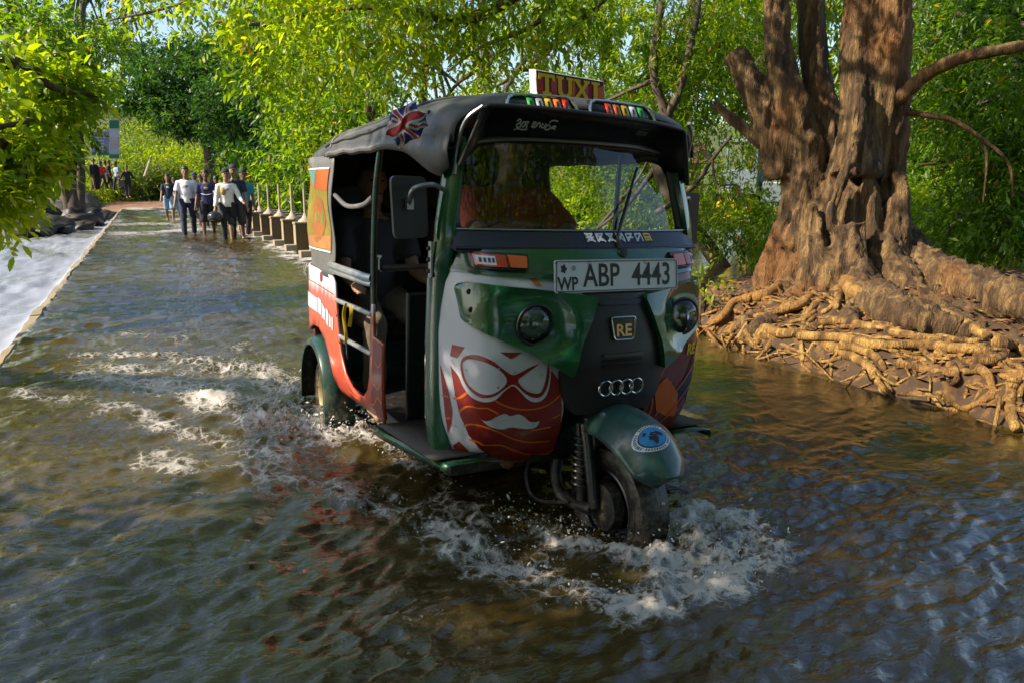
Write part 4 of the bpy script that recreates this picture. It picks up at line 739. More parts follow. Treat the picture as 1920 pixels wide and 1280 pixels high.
# the printed wrap of the side: white above running into red and orange below
mWrap, N_, L_, P_ = newmat('side_wrap_print'); tc_ = N_.new('ShaderNodeTexCoord'); sx_ = N_.new('ShaderNodeSeparateXYZ'); L_.new(tc_.outputs['Object'], sx_.inputs[0])
nz_ = N_.new('ShaderNodeTexNoise'); nz_.inputs['Scale'].default_value = 1.0; nz_.inputs['Detail'].default_value = 5
mp_ = N_.new('ShaderNodeMapping'); mp_.inputs['Scale'].default_value = (26, 5, 4); L_.new(tc_.outputs['Object'], mp_.inputs['Vector']); L_.new(mp_.outputs[0], nz_.inputs['Vector'])
ma_ = N_.new('ShaderNodeMath'); ma_.operation = 'MULTIPLY_ADD'; ma_.inputs[1].default_value = 0.10; L_.new(nz_.outputs['Fac'], ma_.inputs[0])
sb_ = N_.new('ShaderNodeMath'); sb_.operation = 'ADD'; L_.new(sx_.outputs['Z'], ma_.inputs[2]); L_.new(ma_.outputs[0], sb_.inputs[0]); sb_.inputs[1].default_value = -0.05
rp_ = ramp(N_, [(0.30, (0.24, 0.03, 0.025)), (0.42, (0.46, 0.05, 0.015)), (0.62, (0.50, 0.09, 0.04)), (0.77, (0.40, 0.10, 0.06)), (0.84, (0.60, 0.58, 0.64))]); L_.new(sb_.outputs[0], rp_.inputs[0])
L_.new(rp_.outputs[0], P_.inputs['Base Color']); P_.inputs['Roughness'].default_value = 0.34; P_.inputs['Coat Weight'].default_value = 0.25

TUK = empty('auto_rickshaw', (1.400, 4.226, -0.110), 0, 'green black and red three wheeled taxi driving through shallow water', 'auto rickshaw')
TUK.rotation_euler = (Matrix.Rotation(-1.53483, 3, 'Z') @ Matrix.Rotation(-0.03, 3, 'X')).to_euler()
T = TUK
ZS = [.30, .34, .40, .48, .6, .75, .9, 1.0, 1.08, 1.14]; XS = [1.67, 1.74, 1.80, 1.85, 1.885, 1.90, 1.88, 1.85, 1.81, 1.77]
def FX(y, z):
    a = abs(y); return interp(z, ZS, XS)-0.10*(a/.5)**2.2-(0.20*((a-.42)/.14)**2 if a > .42 else 0)
def front(y, z, off=0): return Vector((FX(y, z)+off, y, z))
def frontL(y, z, off=0): return Vector((FX(y, z)+off, -y, z))           # mirrored to the other side
def SY(x, z):
    b = 0.600 + 0.015*max(0, 1-((z-.65)/.45)**2)
    if x < -0.15: b -= 0.16*((-0.15-x)/.27)**2
    if z < .42: b -= 0.25*(.42-z)**1.5*2
    return b
def side(x, z, off=0): return Vector((x, -(SY(x, z)+off), z))
def sideL(x, z, off=0): return Vector((x, SY(x, z)+off, z))
def WX(y, z):                                   # the raked windscreen surface
    a = abs(y); return interp(z, [1.10, 1.18, 1.50, 1.62], [1.765, 1.69, 1.605, 1.58])-0.09*(a/.5)**2-(2.2*(a-.46)**2 if a > .46 else 0)
def wind(y, z, off=0): return Vector((WX(y, z)+off, y, z))

# chassis and floor
mb = MB().box((0.66, 0, 0.300), (1.95, 1.04, 0.05)).box((0.56, 0.2, 0.245), (1.6, 0.08, 0.07)).box((0.56, -0.2, 0.245), (1.6, 0.08, 0.07)).box((0, 0, .25), (.34, .5, .16))
obj('chassis', mb, mBlack, T, bevel=0.008)
for sg, nm in ((-1, 'footboard'), (1, 'footboard')):
    mb = MB(); rows = []
    for x in np.linspace(1.06, 1.78, 12):
        z = lerp(.325, .375, (x-1.06)/.72); yo = .632-0.05*max(0, (x-1.2)/.58)
        rows.append([Vector((x, sg*.40, z)), Vector((x, sg*(yo-.03), z)), Vector((x, sg*yo, z-.003)), Vector((x, sg*(yo+.008), z-.012)), Vector((x, sg*(yo+.004), z-.032))])
    o = obj(nm, mb.grid(rows), mGreen, T, solid=0.004)
    mat_ = MB(); rows = []
    for x in np.linspace(1.09, 1.72, 26):
        z = lerp(.325, .375, (x-1.06)/.72); k = 0.004 if int((x-1.09)/.025) % 2 else 0.002
        rows.append([Vector((x, sg*.41, z+.006+k)), Vector((x, sg*.625, z+.006+k))])
    obj('floor_mat', mat_.grid(rows), simple('floor_mat', (0.035, 0.027, 0.02), .7, var=.3, scale=20), o, solid=0.004)

# side panels with the U shaped door cut-out
QP = [(-.40, .905), (-.2, .90), (.33, .885), (.375, .86), (.405, .784), (.433, .682), (.485, .532), (.56, .445), (.66, .40), (.76, .388), (.854, .402), (.925, .45), (.960, .52), (.972, .60), (.985, .835), (1.015, .835), (1.02, .70), (1.15, .692), (1.14, .371), (1.10, .345), (1.03, .352), (.609, .330), (.40, .315), (.30, .37), (.26, .46), (.17, .54), (.05, .585), (-.08, .58), (-.22, .53), (-.40, .50)]
for mp, nm in ((side, 'right'), (sideL, 'left')):
    q = obj('side_panel', patch(QP, mp, 0, 0.05), mWrap if nm == 'right' else mMaroon, T, solid=0.012)
    if nm == 'right':
        obj('door_post_shade_wrap', patch([(1.022, .694), (1.148, .688), (1.138, .375), (1.05, .36), (.98, .40), (1.0, .52), (1.018, .62)], mp, 0.009, 0.04), mMaroon, q)  # maroon overlay puts the shade on the door post into the wrap colour
        for ln in ([(.98, .40), (1.03, .41), (1.08, .45), (1.14, .44)], [(1.0, .47), (1.04, .50), (1.09, .49), (1.14, .53)], [(.42, .62), (.44, .585), (.47, .58)], [(.40, .72), (.42, .70), (.425, .71)], [(.55, .41), (.60, .38), (.70, .365), (.80, .372)], [(1.05, .60), (1.10, .585), (1.135, .61)]):
            obj('print_line', strip(ln, 0.007, mp, 0.0105), mOrange, q)
        # worn white lettering band across the lower quarter
        for k, (a, b) in enumerate(((-.34, .05), (.05, .13), (.13, .21), (.215, .27), (.275, .325), (.33, .365))):
            s0 = .76-.19*max(0, a)*1.2; s1 = .76-.19*max(0, b)*1.2; hh = .085-.05*max(0, a)
            obj('print_block', patch([(a+.004, s0), (b-.004, s1+(.006 if k % 2 else -.01)), (b-.006, s1-hh+(.012 if k % 3 else 0)), (a+.008, s0-hh)], mp, 0.009, 0.03), mWhite, q)
        obj('emblem', patch([(.12+.028*math.cos(t), .862+.028*math.sin(t)) for t in np.linspace(0, 6.28, 12)[:-1]], mp, 0.009, 0.02), mMaroon, q)
        obj('panel_seam', strip([(-.30, .82), (0, .815), (.38, .80)], 0.004, mp, 0.0085), mBlack, q)
        obj('hook', MB().tube([(-.16, -.635, .91), (-.17, -.645, .86), (-.15, -.64, .845)], .006, 8), mSteel, q)
mb = MB(); rows = []
for z in np.linspace(.42, .92, 8): rows.append([Vector((-.415+.10*(abs(y)/.56)**4, y, z)) for y in np.linspace(-.56, .56, 15)])
obj('rear_panel', mb.grid(rows), mMaroon, T, solid=0.012)

# passenger bench, partition, driver seat
obj('rear_bench', MB().box((-.02, 0, .60), (.55, 1.06, .16)).box((-.28, 0, .92), (.12, 1.06, .60), Matrix.Rotation(rad(-8), 3, 'Y')), mSeat, T, bevel=0.04)
obj('bench_base', MB().box((-.02, 0, .42), (.5, 1.04, .21)), mFender, T, bevel=0.01)
obj('partition', MB().box((1.01, .02, .60), (.03, .98, .56)), mBlack, T, bevel=0.01)
obj('driver_seat', MB().box((1.17, 0, .74), (.30, .62, .12)).box((1.05, 0, .97), (.07, .56, .30), Matrix.Rotation(rad(-6), 3, 'Y')), mSeat, T, bevel=0.03)
obj('seat_base', MB().box((1.15, 0, .50), (.26, .56, .37)), mFender, T, bevel=0.01)
obj('partition_bar', MB().tube([(1.0, -.58, .985), (1.0, 0, 1.0), (1.0, .58, .985)], .014, 10), mSteel, T)
obj('inner_dash', MB().box((1.58, 0, .93), (.12, .84, .24)).box((1.58, 0, .60), (.05, .90, .50)), mBlack, T, bevel=0.02)

# pillars and rails
for sg in (-1, 1):
    mb = MB(); rows = []
    for z in np.linspace(.34, 1.50, 24):
        xo = interp(z, [.34, .5, .8, 1.0, 1.06, 1.14, 1.3, 1.5], [1.605, 1.585, 1.585, 1.595, 1.615, 1.63, 1.61, 1.575]); w = interp(z, [.34, .5, 1.1, 1.5], [.09, .085, .075, .055])
        yo = interp(z, [.34, .5, 1.0, 1.2, 1.5], [.560, .575, .575, .560, .505])
        rows.append([Vector((xo-w, sg*(yo-.035), z)), Vector((xo-w, sg*(yo-.004), z)), Vector((xo-w+.012, sg*(yo+.002), z)), Vector((xo-.02, sg*yo, z)), Vector((xo, sg*(yo-.018), z)), Vector((xo+.012, sg*(yo-.05), z)), Vector((xo-.03, sg*(yo-.06), z))])
    p = obj('front_pillar', mb.grid(rows, closed=True), mGreen, T)
    hz = MB().box((1.575, sg*.580, 1.07), (.026, .010, .13)); obj('hinge_plate', hz, mSteel, p, bevel=0.003)
    for z in (1.03, 1.07, 1.11): obj('bolt', MB().lathe([(0, .012), (.006, .012), (.009, .004), (.009, -.004)], (1.575, sg*.582, z), (0, sg, 0), 10), mBlack, p)
    obj('middle_pillar', MB().tube(spline([(1.03, sg*.585, 1.50), (1.0, sg*.60, 1.3), (.985, sg*.605, 1.0), (.985, sg*.605, .80)], 6), .013, 10), mFender, T)
    if sg < 0:
        obj('grab_rail', MB().tube([(.345, -.612, .945), (.36, -.63, .945), (.935, -.63, .945), (.98, -.612, .943)], .017, 12), mBar, T)
        obj('grab_rail', MB().tube([(.345, -.612, .918), (.36, -.628, .918), (.935, -.628, .918), (.98, -.612, .917)], .012, 12), mBar, T)
    else: obj('grab_rail', MB().tube([(.345, .62, .945), (.98, .62, .945)], .017, 12), mBar, T)
    for z in (.775, .605): obj('side_bar', MB().tube([(.40 if z > .7 else .45, sg*.612, z), (.975, sg*.612, z+.012)], .0115, 12), mBar, T)
obj('yellow_strap', MB().tube(spline([(.62, -.625, .79), (.60, -.632, .73), (.62, -.628, .64), (.60, -.625, .60)], 6), .009, 6, flat=.3).tube(spline([(.70, -.625, .79), (.72, -.63, .75), (.68, -.628, .69)], 6), .009, 6, flat=.3), mYellow, T)

# cowl
UC = [(-.550, 1.035), (-.40, 1.030), (0, 1.0), (.40, 1.030), (.550, 1.035), (.545, 1.112), (.3, 1.118), (-.3, 1.118), (-.545, 1.112)]
uc = obj('upper_cowl', patch(UC, front, 0.012, 0.035, wall=0.05), mGreen, T)
obj('cowl_crease', strip([(-.545, 1.048), (-.45, 1.048), (-.3, 1.046), (0, 1.03), (.3, 1.046), (.45, 1.048), (.545, 1.048)], .012, front, .0135), mFender, uc)
LS = [(-.552, 1.04), (-.552, .80), (-.548, .60), (-.540, .47), (-.522, .395), (-.485, .348), (-.41, .320), (-.30, .302), (-.235, .304), (-.195, .33), (-.178, .40), (-.18, .55), (-.20, .66), (-.17, .80), (-.05, .95), (-.05, 1.04)]
DEC = {'red': [[(-0.533, 0.706), (-0.519, 0.697), (-0.455, 0.699), (-0.379, 0.701), (-0.297, 0.736), (-0.241, 0.703), (-0.216, 0.672), (-0.202, 0.615), (-0.187, 0.549), (-0.177, 0.474), (-0.173, 0.404), (-0.167, 0.332), (-0.233, 0.311), (-0.303, 0.321), (-0.367, 0.343), (-0.444, 0.402), (-0.480, 0.452), (-0.505, 0.518), (-0.521, 0.596)], [(-0.530, 0.778), (-0.506, 0.777), (-0.521, 0.733), (-0.534, 0.737)], [(-0.423, 0.775), (-0.349, 0.774), (-0.388, 0.752)], [(-0.551, 0.699), (-0.545, 0.671), (-0.534, 0.608), (-0.522, 0.529), (-0.521, 0.482), (-0.521, 0.436), (-0.533, 0.501), (-0.544, 0.602)], [(-0.542, 1.029), (-0.527, 1.035), (-0.538, 0.989), (-0.550, 0.928)], [(-0.504, 0.391), (-0.495, 0.416), (-0.448, 0.359), (-0.383, 0.321), (-0.322, 0.309), (-0.364, 0.301), (-0.440, 0.323), (-0.485, 0.356)]], 'white': [[(-0.519, 0.700), (-0.511, 0.743), (-0.494, 0.763), (-0.457, 0.761), (-0.423, 0.737), (-0.385, 0.704), (-0.366, 0.707), (-0.343, 0.737), (-0.303, 0.762), (-0.271, 0.755), (-0.251, 0.728), (-0.248, 0.661), (-0.260, 0.612), (-0.290, 0.594), (-0.321, 0.605), (-0.352, 0.636), (-0.376, 0.656), (-0.403, 0.637), (-0.428, 0.608), (-0.459, 0.593), (-0.488, 0.602), (-0.506, 0.632), (-0.517, 0.670), (-0.533, 0.703), (-0.533, 0.724)]], 'rim': [[(-0.515, 0.711), (-0.508, 0.745), (-0.484, 0.759), (-0.449, 0.746), (-0.408, 0.713), (-0.379, 0.696), (-0.352, 0.707), (-0.319, 0.725), (-0.294, 0.733), (-0.307, 0.721), (-0.340, 0.697), (-0.361, 0.674), (-0.336, 0.643), (-0.306, 0.628), (-0.279, 0.630), (-0.267, 0.662), (-0.262, 0.704), (-0.261, 0.732), (-0.253, 0.704), (-0.257, 0.649), (-0.275, 0.616), (-0.304, 0.612), (-0.335, 0.629), (-0.365, 0.657), (-0.382, 0.660), (-0.408, 0.641), (-0.438, 0.617), (-0.468, 0.608), (-0.490, 0.624), (-0.507, 0.656)]], 'lens': [[(-0.511, 0.713), (-0.506, 0.732), (-0.494, 0.741), (-0.457, 0.734), (-0.418, 0.707), (-0.399, 0.677), (-0.409, 0.653), (-0.434, 0.631), (-0.460, 0.621), (-0.483, 0.630), (-0.502, 0.658)], [(-0.358, 0.674), (-0.334, 0.700), (-0.296, 0.728), (-0.273, 0.730), (-0.266, 0.718), (-0.268, 0.674), (-0.280, 0.638), (-0.301, 0.631), (-0.330, 0.647)]], 'moustache': [[(-0.469, 0.539), (-0.456, 0.523), (-0.438, 0.524), (-0.419, 0.540), (-0.393, 0.551), (-0.372, 0.542), (-0.347, 0.548), (-0.325, 0.539), (-0.301, 0.518), (-0.277, 0.515), (-0.266, 0.518), (-0.273, 0.496), (-0.296, 0.488), (-0.326, 0.491), (-0.362, 0.497), (-0.39, 0.49), (-0.418, 0.495), (-0.445, 0.508)]], 'line': [[(-0.523, 0.582), (-0.512, 0.591), (-0.497, 0.620)], [(-0.433, 0.604), (-0.398, 0.583), (-0.350, 0.568), (-0.292, 0.566), (-0.246, 0.580), (-0.205, 0.616)], [(-0.510, 0.536), (-0.494, 0.565), (-0.468, 0.566), (-0.448, 0.570), (-0.412, 0.55)], [(-0.496, 0.486), (-0.481, 0.499), (-0.449, 0.498), (-0.405, 0.480), (-0.337, 0.444), (-0.271, 0.426), (-0.198, 0.426)], [(-0.477, 0.435), (-0.454, 0.431), (-0.433, 0.419), (-0.376, 0.418), (-0.317, 0.389), (-0.248, 0.360), (-0.180, 0.357), (-0.165, 0.382)], [(-0.289, 0.482), (-0.253, 0.486), (-0.217, 0.491)], [(-0.217, 0.525), (-0.189, 0.54)], [(-0.544, 0.580), (-0.533, 0.584)], [(-0.532, 0.497), (-0.524, 0.504)]]}
def smoothpoly(p, n=4):
    P = [Vector((a, b, 0)) for a, b in p]; m = len(P); out = []
    for i in range(m):
        a, b, c, d = P[i-1], P[i], P[(i+1) % m], P[(i+2) % m]
        for k in range(n):
            t = k/n; q = 0.5*((2*b)+(c-a)*t+(2*a-5*b+4*c-d)*t*t+(3*b-a-3*c+d)*t**3); out.append((q.x, q.y))
    return out
def decals(mp, parent, reds, whites):
    for p in reds: obj('print_patch', patch(p, mp, 0.0022, 0.025), mRed, parent)
    for p in whites['line']: obj('print_line', strip(p, 0.0062, mp, 0.0034), mOrange, parent)
    for k, m, of in (('white', mWhite, .0046), ('rim', mRed, .0058), ('lens', mWhite, .0070), ('moustache', mWhite, .0046)):
        for p in whites[k]:
            p = smoothpoly(p)
            obj({'white': 'printed_glasses_edge', 'rim': 'printed_glasses', 'lens': 'printed_lens', 'moustache': 'printed_moustache'}[k], patch(p, mp, of, 0.02), m, parent)
ls = obj('leg_shield', patch(LS, front, 0, 0.03, wall=0.05), mWhite, T); ls['label'] = 'white leg shield printed with red moustached face'
decals(front, ls, DEC['red'], DEC)
lr = obj('leg_shield', patch(LS, frontL, 0, 0.03, wall=0.05), mMaroon, T); lr['label'] = 'dark red leg shield with orange and black print'
frontN = lambda y, z, off=0: frontL(y*.84, z, off)
obj('print_patch', patch([(-.63, .78), (-.58, .80), (-.50, .70), (-.42, .55), (-.46, .50), (-.55, .56), (-.62, .52)], frontN, .0022, .03), mNavy, lr)
obj('print_patch', patch([(-.40, .46), (-.30, .50), (-.25, .60), (-.32, .64), (-.43, .56), (-.47, .45)], frontN, .0034, .03), mOrange, lr)
for ln in ([(-.55, .70), (-.42, .58), (-.30, .48)], [(-.58, .66), (-.46, .53), (-.36, .42)], [(-.20, .62), (-.26, .54), (-.24, .44)], [(-.30, .68), (-.26, .60), (-.36, .62)]): obj('print_line', strip(ln, .008, frontN, .0046), mOrange, lr)
obj('print_patch', patch([(-.62, .50), (-.56, .56), (-.52, .54), (-.58, .44)], frontN, .0034, .03), mYellow, lr)
me = text_mesh('RE', .06, .002); c = coords(me); o_ = np.stack([[FX(.40+k[0]*.8, .73+k[1])+.006 for k in c], .40+c[:, 0]*.8, .735+c[:, 1]], 1); setco(me, o_); link('lettering', me, mYellow, lr)
# white strip of the wrap between band and housings (visible top edge), red accents
obj('print_patch', patch([(-.06, 1.03), (.06, 1.03), (.05, .955), (-.04, .955)], front, .0022, .03), mRed, ls)
obj('print_patch', patch([(-.31, 1.028), (-.285, 1.028), (-.265, .995), (-.29, .998)], front, .0022, .03), mOrange, ls)

# headlamp housings
LC = (-.316, .872)
HP = roundpoly([(-.520, .990), (-.49, 1.006), (-.30, .990), (-.098, .966), (-.125, .90), (-.170, .80), (-.195, .690), (-.232, .712), (-.32, .768), (-.475, .840), (-.512, .868)], .018)
def housing(mirror):
    f0 = frontL if mirror else front
    def mp(y, z, off):
        d = math.hypot((y-LC[0])/1.35 if y < LC[0] else (y-LC[0]), z-LC[1])
        prou = 0.030 + 0.045*max(0, min(1, (y+.50)/.38)) if off > -0.5 else 0
        edge = 1.0
        rec = 0.030*max(0, 1-(d/.128)**2)**0.6 if d < .128 else 0
        return f0(y, z, (prou - rec + off))
    h = obj('headlamp_housing', patch(HP, mp, 0, 0.016, wall=0.07), mGreen, T, bevel=0)
    sg = -1 if mirror else 1
    lx = FX(*LC)+0.036; cy = LC[1]
    lc = Vector((lx, sg*LC[0], cy))
    lamp = obj('headlamp', MB().lathe([(0, .036), (.02, .034), (.042, .026), (.058, .012), (.066, -.004)], lc, (1, 0, -.06), 32), mLensGlass, T)
    obj('reflector', MB().lathe([(.064, .0), (.055, -.022), (.034, -.042), (.012, -.05), (0, -.05)], lc, (1, 0, -.06), 15), simple('lamp_reflector', (.80, .81, .80), .10, metal=1.0, var=.05), lamp, smooth=False)
    obj('bulb_cap', MB().ell(lc+Vector((-.012, 0, 0)), (.016, .014, .014), 12, 8), mSteel, lamp)
    obj('bezel', MB().ring(lc+Vector((-.002, 0, 0)), (1, 0, -.06), .068, .006, 36, 8), mBlack, lamp)
    for z in (.972, .912): obj('screw_hole', MB().lathe([(0, .004), (.007, .004), (.010, .001), (.010, -.004)], mp(-.498, z, .002), (1, -.3*sg, 0), 12), mBlack, h)
for m_ in (False, True): housing(m_)
# nose
NP = roundpoly([(-.128, .972), (.128, .972), (.158, .90), (.185, .79), (.222, .70), (.205, .62), (.165, .545), (-.165, .545), (-.205, .62), (-.222, .70), (-.185, .79), (-.158, .90)], .02)
def nosemp(y, z, off): return front(y, z, .052 + off - .02*(abs(y)/.2)**3)
ns = obj('nose_panel', patch(NP, nosemp, 0, .03, wall=.08), mBlack, T)
obj('nose_step', patch(roundpoly([(-.10, .952), (.10, .952), (.085, .935), (-.085, .935)], .008), nosemp, .006, .02, wall=.008), mBlack, ns)
for z in (.762, .742, .722): obj('vent_slat', patch(roundpoly([(-.085, z+.006), (.085, z+.006), (.08, z-.004), (-.08, z-.004)], .003), nosemp, .010, .03, wall=.012), mBlackGloss, ns)
bd = obj('badge', patch(roundpoly([(-.052, .893), (.052, .893), (.040, .815), (-.040, .815)], .012), nosemp, .010, .02, wall=.012), mBlackGloss, ns)
bp = roundpoly([(-.052, .893), (.052, .893), (.040, .815), (-.040, .815)], .012)
obj('badge_rim', MB().tube([nosemp(p[0], p[1], .011) for p in resample([Vector(p) for p in bp], .01)]+[nosemp(bp[0][0], bp[0][1], .011)], .0036, 8, caps=False), mChrome, bd)
me = text_mesh('RE', .058, .0015); c = coords(me); setco(me, np.stack([[nosemp(k[0], .846+k[1], .0125).x for k in c], c[:, 0]*1.05, .846+c[:, 1]], 1)); link('lettering', me, simple('badge_gold', (.55, .36, .14), .3, metal=.7), bd)
for k in range(4):
    y = -.066+.044*k; obj('chrome_ring', MB().ring((nosemp(y, .645, .012).x, y, .645), (1, 0, -.05), .027, .0036, 32, 8), mChrome, ns)

# indicators
for sg in (-1, 1):
    IP = roundpoly([(sg*.485, 1.110), (sg*.305, 1.104), (sg*.315, 1.050), (sg*.484, 1.054)], .008)
    b = obj('indicator', patch(IP, front, .030, .03, wall=.03), mBlackGloss, T)
    obj('amber_lens', patch(roundpoly([(sg*.378, 1.101), (sg*.316, 1.097), (sg*.323, 1.058), (sg*.378, 1.060)], .004), front, .040, .02, wall=.012), mAmber, b)
    obj('red_lens', patch(roundpoly([(sg*.478, 1.103), (sg*.386, 1.100), (sg*.386, 1.060), (sg*.477, 1.062)], .004), front, .038, .02, wall=.012), mRedLens, b)
    obj('label_sticker', patch([(sg*.474, 1.098), (sg*.422, 1.096), (sg*.422, 1.067), (sg*.473, 1.068)], front, .0395, .02), mPlate, b)
    for k in range(4):
        obj('sticker_print', patch([(sg*(.468-.0115*k), 1.090), (sg*(.461-.0115*k), 1.090), (sg*(.461-.0115*k), 1.075), (sg*(.468-.0115*k), 1.075)], front, .0405, .02), mBlack, b)
# number plate
PR = Matrix.Rotation(rad(-7), 3, 'Y')
plc = Vector((FX(0, 1.03)+.055, .008, 1.034))
def plp(a, b, off=0): return plc + PR @ Vector((off, a, b))
pl = obj('number_plate', MB().poly([plp(*p) for p in roundpoly([(-.262, .056), (.262, .056), (.262, -.056), (-.262, -.056)], .01)], PR @ Vector((-.004, 0, 0))), mPlate, T, smooth=False)
mInk = simple('plate_ink', (.012, .012, .014), .4)
def plate_text(t, size, y, z, bold, sx=1.0):
    me = text_mesh(t, size, bold); c = coords(me); setco(me, np.array([plp(y+k[0]*sx, z+k[1], .0012)[:] for k in c])); link('plate_lettering', me, mInk, pl)
plate_text('ABP', .112, -.072, -.002, .0016, .78); plate_text('4443', .112, .143, -.002, .0016, .78); plate_text('WP', .062, -.210, -.027, .0016, .84)
obj('plate_border', MB().tube([plp(a, b, .0015) for a, b in roundpoly([(-.256, .051), (.256, .051), (.256, -.051), (-.256, -.051)], .008)]+[plp(-.256+.004, .051, .0015)], .0014, 6, caps=False), mInk, pl)
obj('plate_crest', MB().poly([plp(-.226+.011*math.cos(t)*(1+.25*math.cos(5*t)), .026+.014*math.sin(t)*(1+.2*math.cos(5*t)), .0012) for t in np.linspace(0, 6.283, 25)[:-1]]), mInk, pl, smooth=False)
obj('plate_seal', MB().poly([plp(-.186+.009*math.cos(t), .028+.009*math.sin(t), .0012) for t in np.linspace(0, 6.283, 17)[:-1]]), simple('seal_grey', (.25, .28, .30), .3), pl, smooth=False)
for a in (-.12, .12): obj('plate_bolt', MB().lathe([(0, .004), (.004, .004), (.006, 0)], plp(a, .044, .001), PR @ Vector((1, 0, 0)), 10), mSteel, pl)

# windscreen
WS = roundpoly([(-.506, 1.165), (.506, 1.165), (.455, 1.485), (.30, 1.505), (-.30, 1.505), (-.455, 1.485)], .05, 6)
ws = obj('windscreen', patch(WS, wind, 0, .04), mGlass, T)
WF = resample([Vector(p) for p in WS], .03); loop = [wind(p.x, p.y, .004) for p in WF]
obj('windscreen_seal', MB().tube(loop+[loop[0], loop[1]], .017, 10, caps=False), mBlack, T)
lb = obj('windscreen_band', patch(roundpoly([(-.535, 1.108), (-.515, 1.180), (.515, 1.180), (.535, 1.108)], .012), wind, .030, .03, wall=.03), mBlackGloss, T)
obj('band_trim', MB().tube([wind(y, 1.181, .032) for y in np.linspace(-.512, .512, 30)], .0045, 8), mSteel, lb)
obj('band_ridge', MB().tube([wind(y, 1.118, .034) for y in np.linspace(-.525, .525, 30)], .006, 8), mBlack, lb)
# squares with patterns, stuck to the band
for k in range(7):
    y0 = -.045+.046*k; m1 = mPlate if k < 6 else mYellow
    s_ = obj('band_sticker', patch([(y0, 1.140), (y0+.040, 1.140), (y0+.040, 1.176), (y0, 1.176)], wind, .0315, .02), mInk, lb)
    segs = [[(0, 0), (1, 1)], [(0, 1), (1, 0)], [(0, .5), (1, .5)], [(.5, 0), (.5, 1)], [(.2, .2), (.8, .2)], [(.1, .9), (.9, .9)], [(.05, .05), (.05, .95)], [(.95, .05), (.95, .95)]]
    pick = {0: (0, 1, 2, 4, 5), 1: (0, 1, 4, 5, 6), 2: (0, 1, 4, 5), 3: (0, 1, 6, 5, 7), 4: (5, 6, 2, 0), 5: (6, 7, 0, 5), 6: (5, 6, 7, 2, 4)}[k]
    for i in pick:
        (a, b), (c, d) = segs[i]; obj('sticker_print', strip([(y0+.003+.034*a, 1.143+.030*b), (y0+.003+.034*(a+c)/2, 1.143+.030*(b+d)/2), (y0+.003+.034*c, 1.143+.030*d)], .006, wind, .0326), m1, s_)
obj('wiper', MB().tube([wind(.08, 1.10, .05), wind(.09, 1.16, .045), wind(.21, 1.33, .022)], [.007, .006, .004], 8).tube([wind(.14, 1.20, .016), wind(.26, 1.42, .014)], .005, 6), mBlack, T)
obj('wiper_pivot', MB().lathe([(0, .05), (.018, .048), (.022, .03), (.022, 0)], wind(.08, 1.095, .005), (1, 0, .3), 14), mBlack, T)

# visor: a dark hood reaching forward and down at both sides
def visor(s, t):        # s -1..1 across, t 0 windscreen edge, 1 outer rim
    a = abs(s); y0 = s*.465; x0 = WX(y0*.96, 1.50)+.006; z0 = 1.500-.10*max(0, a-.80)/.2*1.1
    y1 = s*.498; x1 = 1.735-.10*a**4; z1 = 1.592-.018*s-.012*a*a-.20*max(0, a-.86)/.14
    k = t+.0; bul = .028*math.sin(math.pi*t)
    return Vector((lerp(x0, x1, k), lerp(y0, y1, k), lerp(z0, z1, k)+bul*(1-a*.5)))
mb = MB(); vi = obj('visor', mb.grid([[visor(s, t) for s in np.linspace(-1, 1, 49)] for t in np.linspace(0, 1, 8)]), mBlackGloss, T, solid=.006)
obj('visor_rim', MB().tube([visor(s, 1.0) for s in np.linspace(-1, 1, 61)], .009, 10), mBlack, vi)
obj('visor_trim', MB().tube([wind(y, z, .018) for y, z in [(-.475, 1.40), (-.466, 1.45), (-.45, 1.475)]+[(y, 1.503-.022*(abs(y)/.42)**4) for y in np.linspace(-.42, .42, 24)]+[(.45, 1.475), (.466, 1.45), (.475, 1.40)]], .006, 8), mSteel, T)
obj('visor_sticker', MB().grid([[visor(s, t)+Vector((.006, 0, .0)) for s in (.47, .53, .585)] for t in (.30, .45, .60)]), simple('grey_sticker', (.10, .14, .15), .4, var=.3, scale=80), vi)
# brush lettering on the visor, copied stroke by stroke
SIN = [[(0, .8), (.06, 1.0), (.14, .85), (.10, .62), (.04, .55), (.05, .35), (.14, .30), (.2, .45), (.16, .62)], [(.2, .45), (.25, .75), (.33, .7), (.33, .42), (.26, .34)], [(.33, .75), (.42, .8), (.42, .6), (.36, .5), (.43, .42), (.44, .3)], [(-.02, .12), (.1, .2), (.3, .16), (.48, .2)],
       [(.62, .62), (.66, .78), (.74, .7), (.66, .52), (.62, .4), (.7, .36), (.78, .42)], [(.78, .42), (.84, .72), (.92, .62), (.94, .36)], [(.98, .68), (1.03, .62), (.98, .42), (1.08, .36), (1.14, .55)], [(1.12, .7), (1.2, .5), (1.16, .28), (1.28, .22), (1.36, .4), (1.28, .6), (1.2, .5)], [(1.24, .8), (1.36, 1.0), (1.56, .95)], [(1.4, .3), (1.48, .52), (1.58, .48), (1.46, .36), (1.6, .28)]]
mb = MB()
for st in SIN: mb.tube([visor(-.60+.205*p.x, .16+.30*p.y)+Vector((.006, 0, 0)) for p in spline([(a, b, 0) for a, b in st], 4)], .0028, 5)
obj('visor_lettering', mb, mPlate, vi)
for sg in (-1, 1):      # bent stay bars at both ends
    obj('visor_stay', MB().tube(spline([(1.60, sg*.505, 1.37), (1.62, sg*.50, 1.47), (1.655, sg*.485, 1.55), (1.69, sg*.44, 1.595)], 6), .008, 8).tube([(1.575, sg*.52, 1.46), (1.62, sg*.50, 1.46)], .006, 8), mSteel, vi)

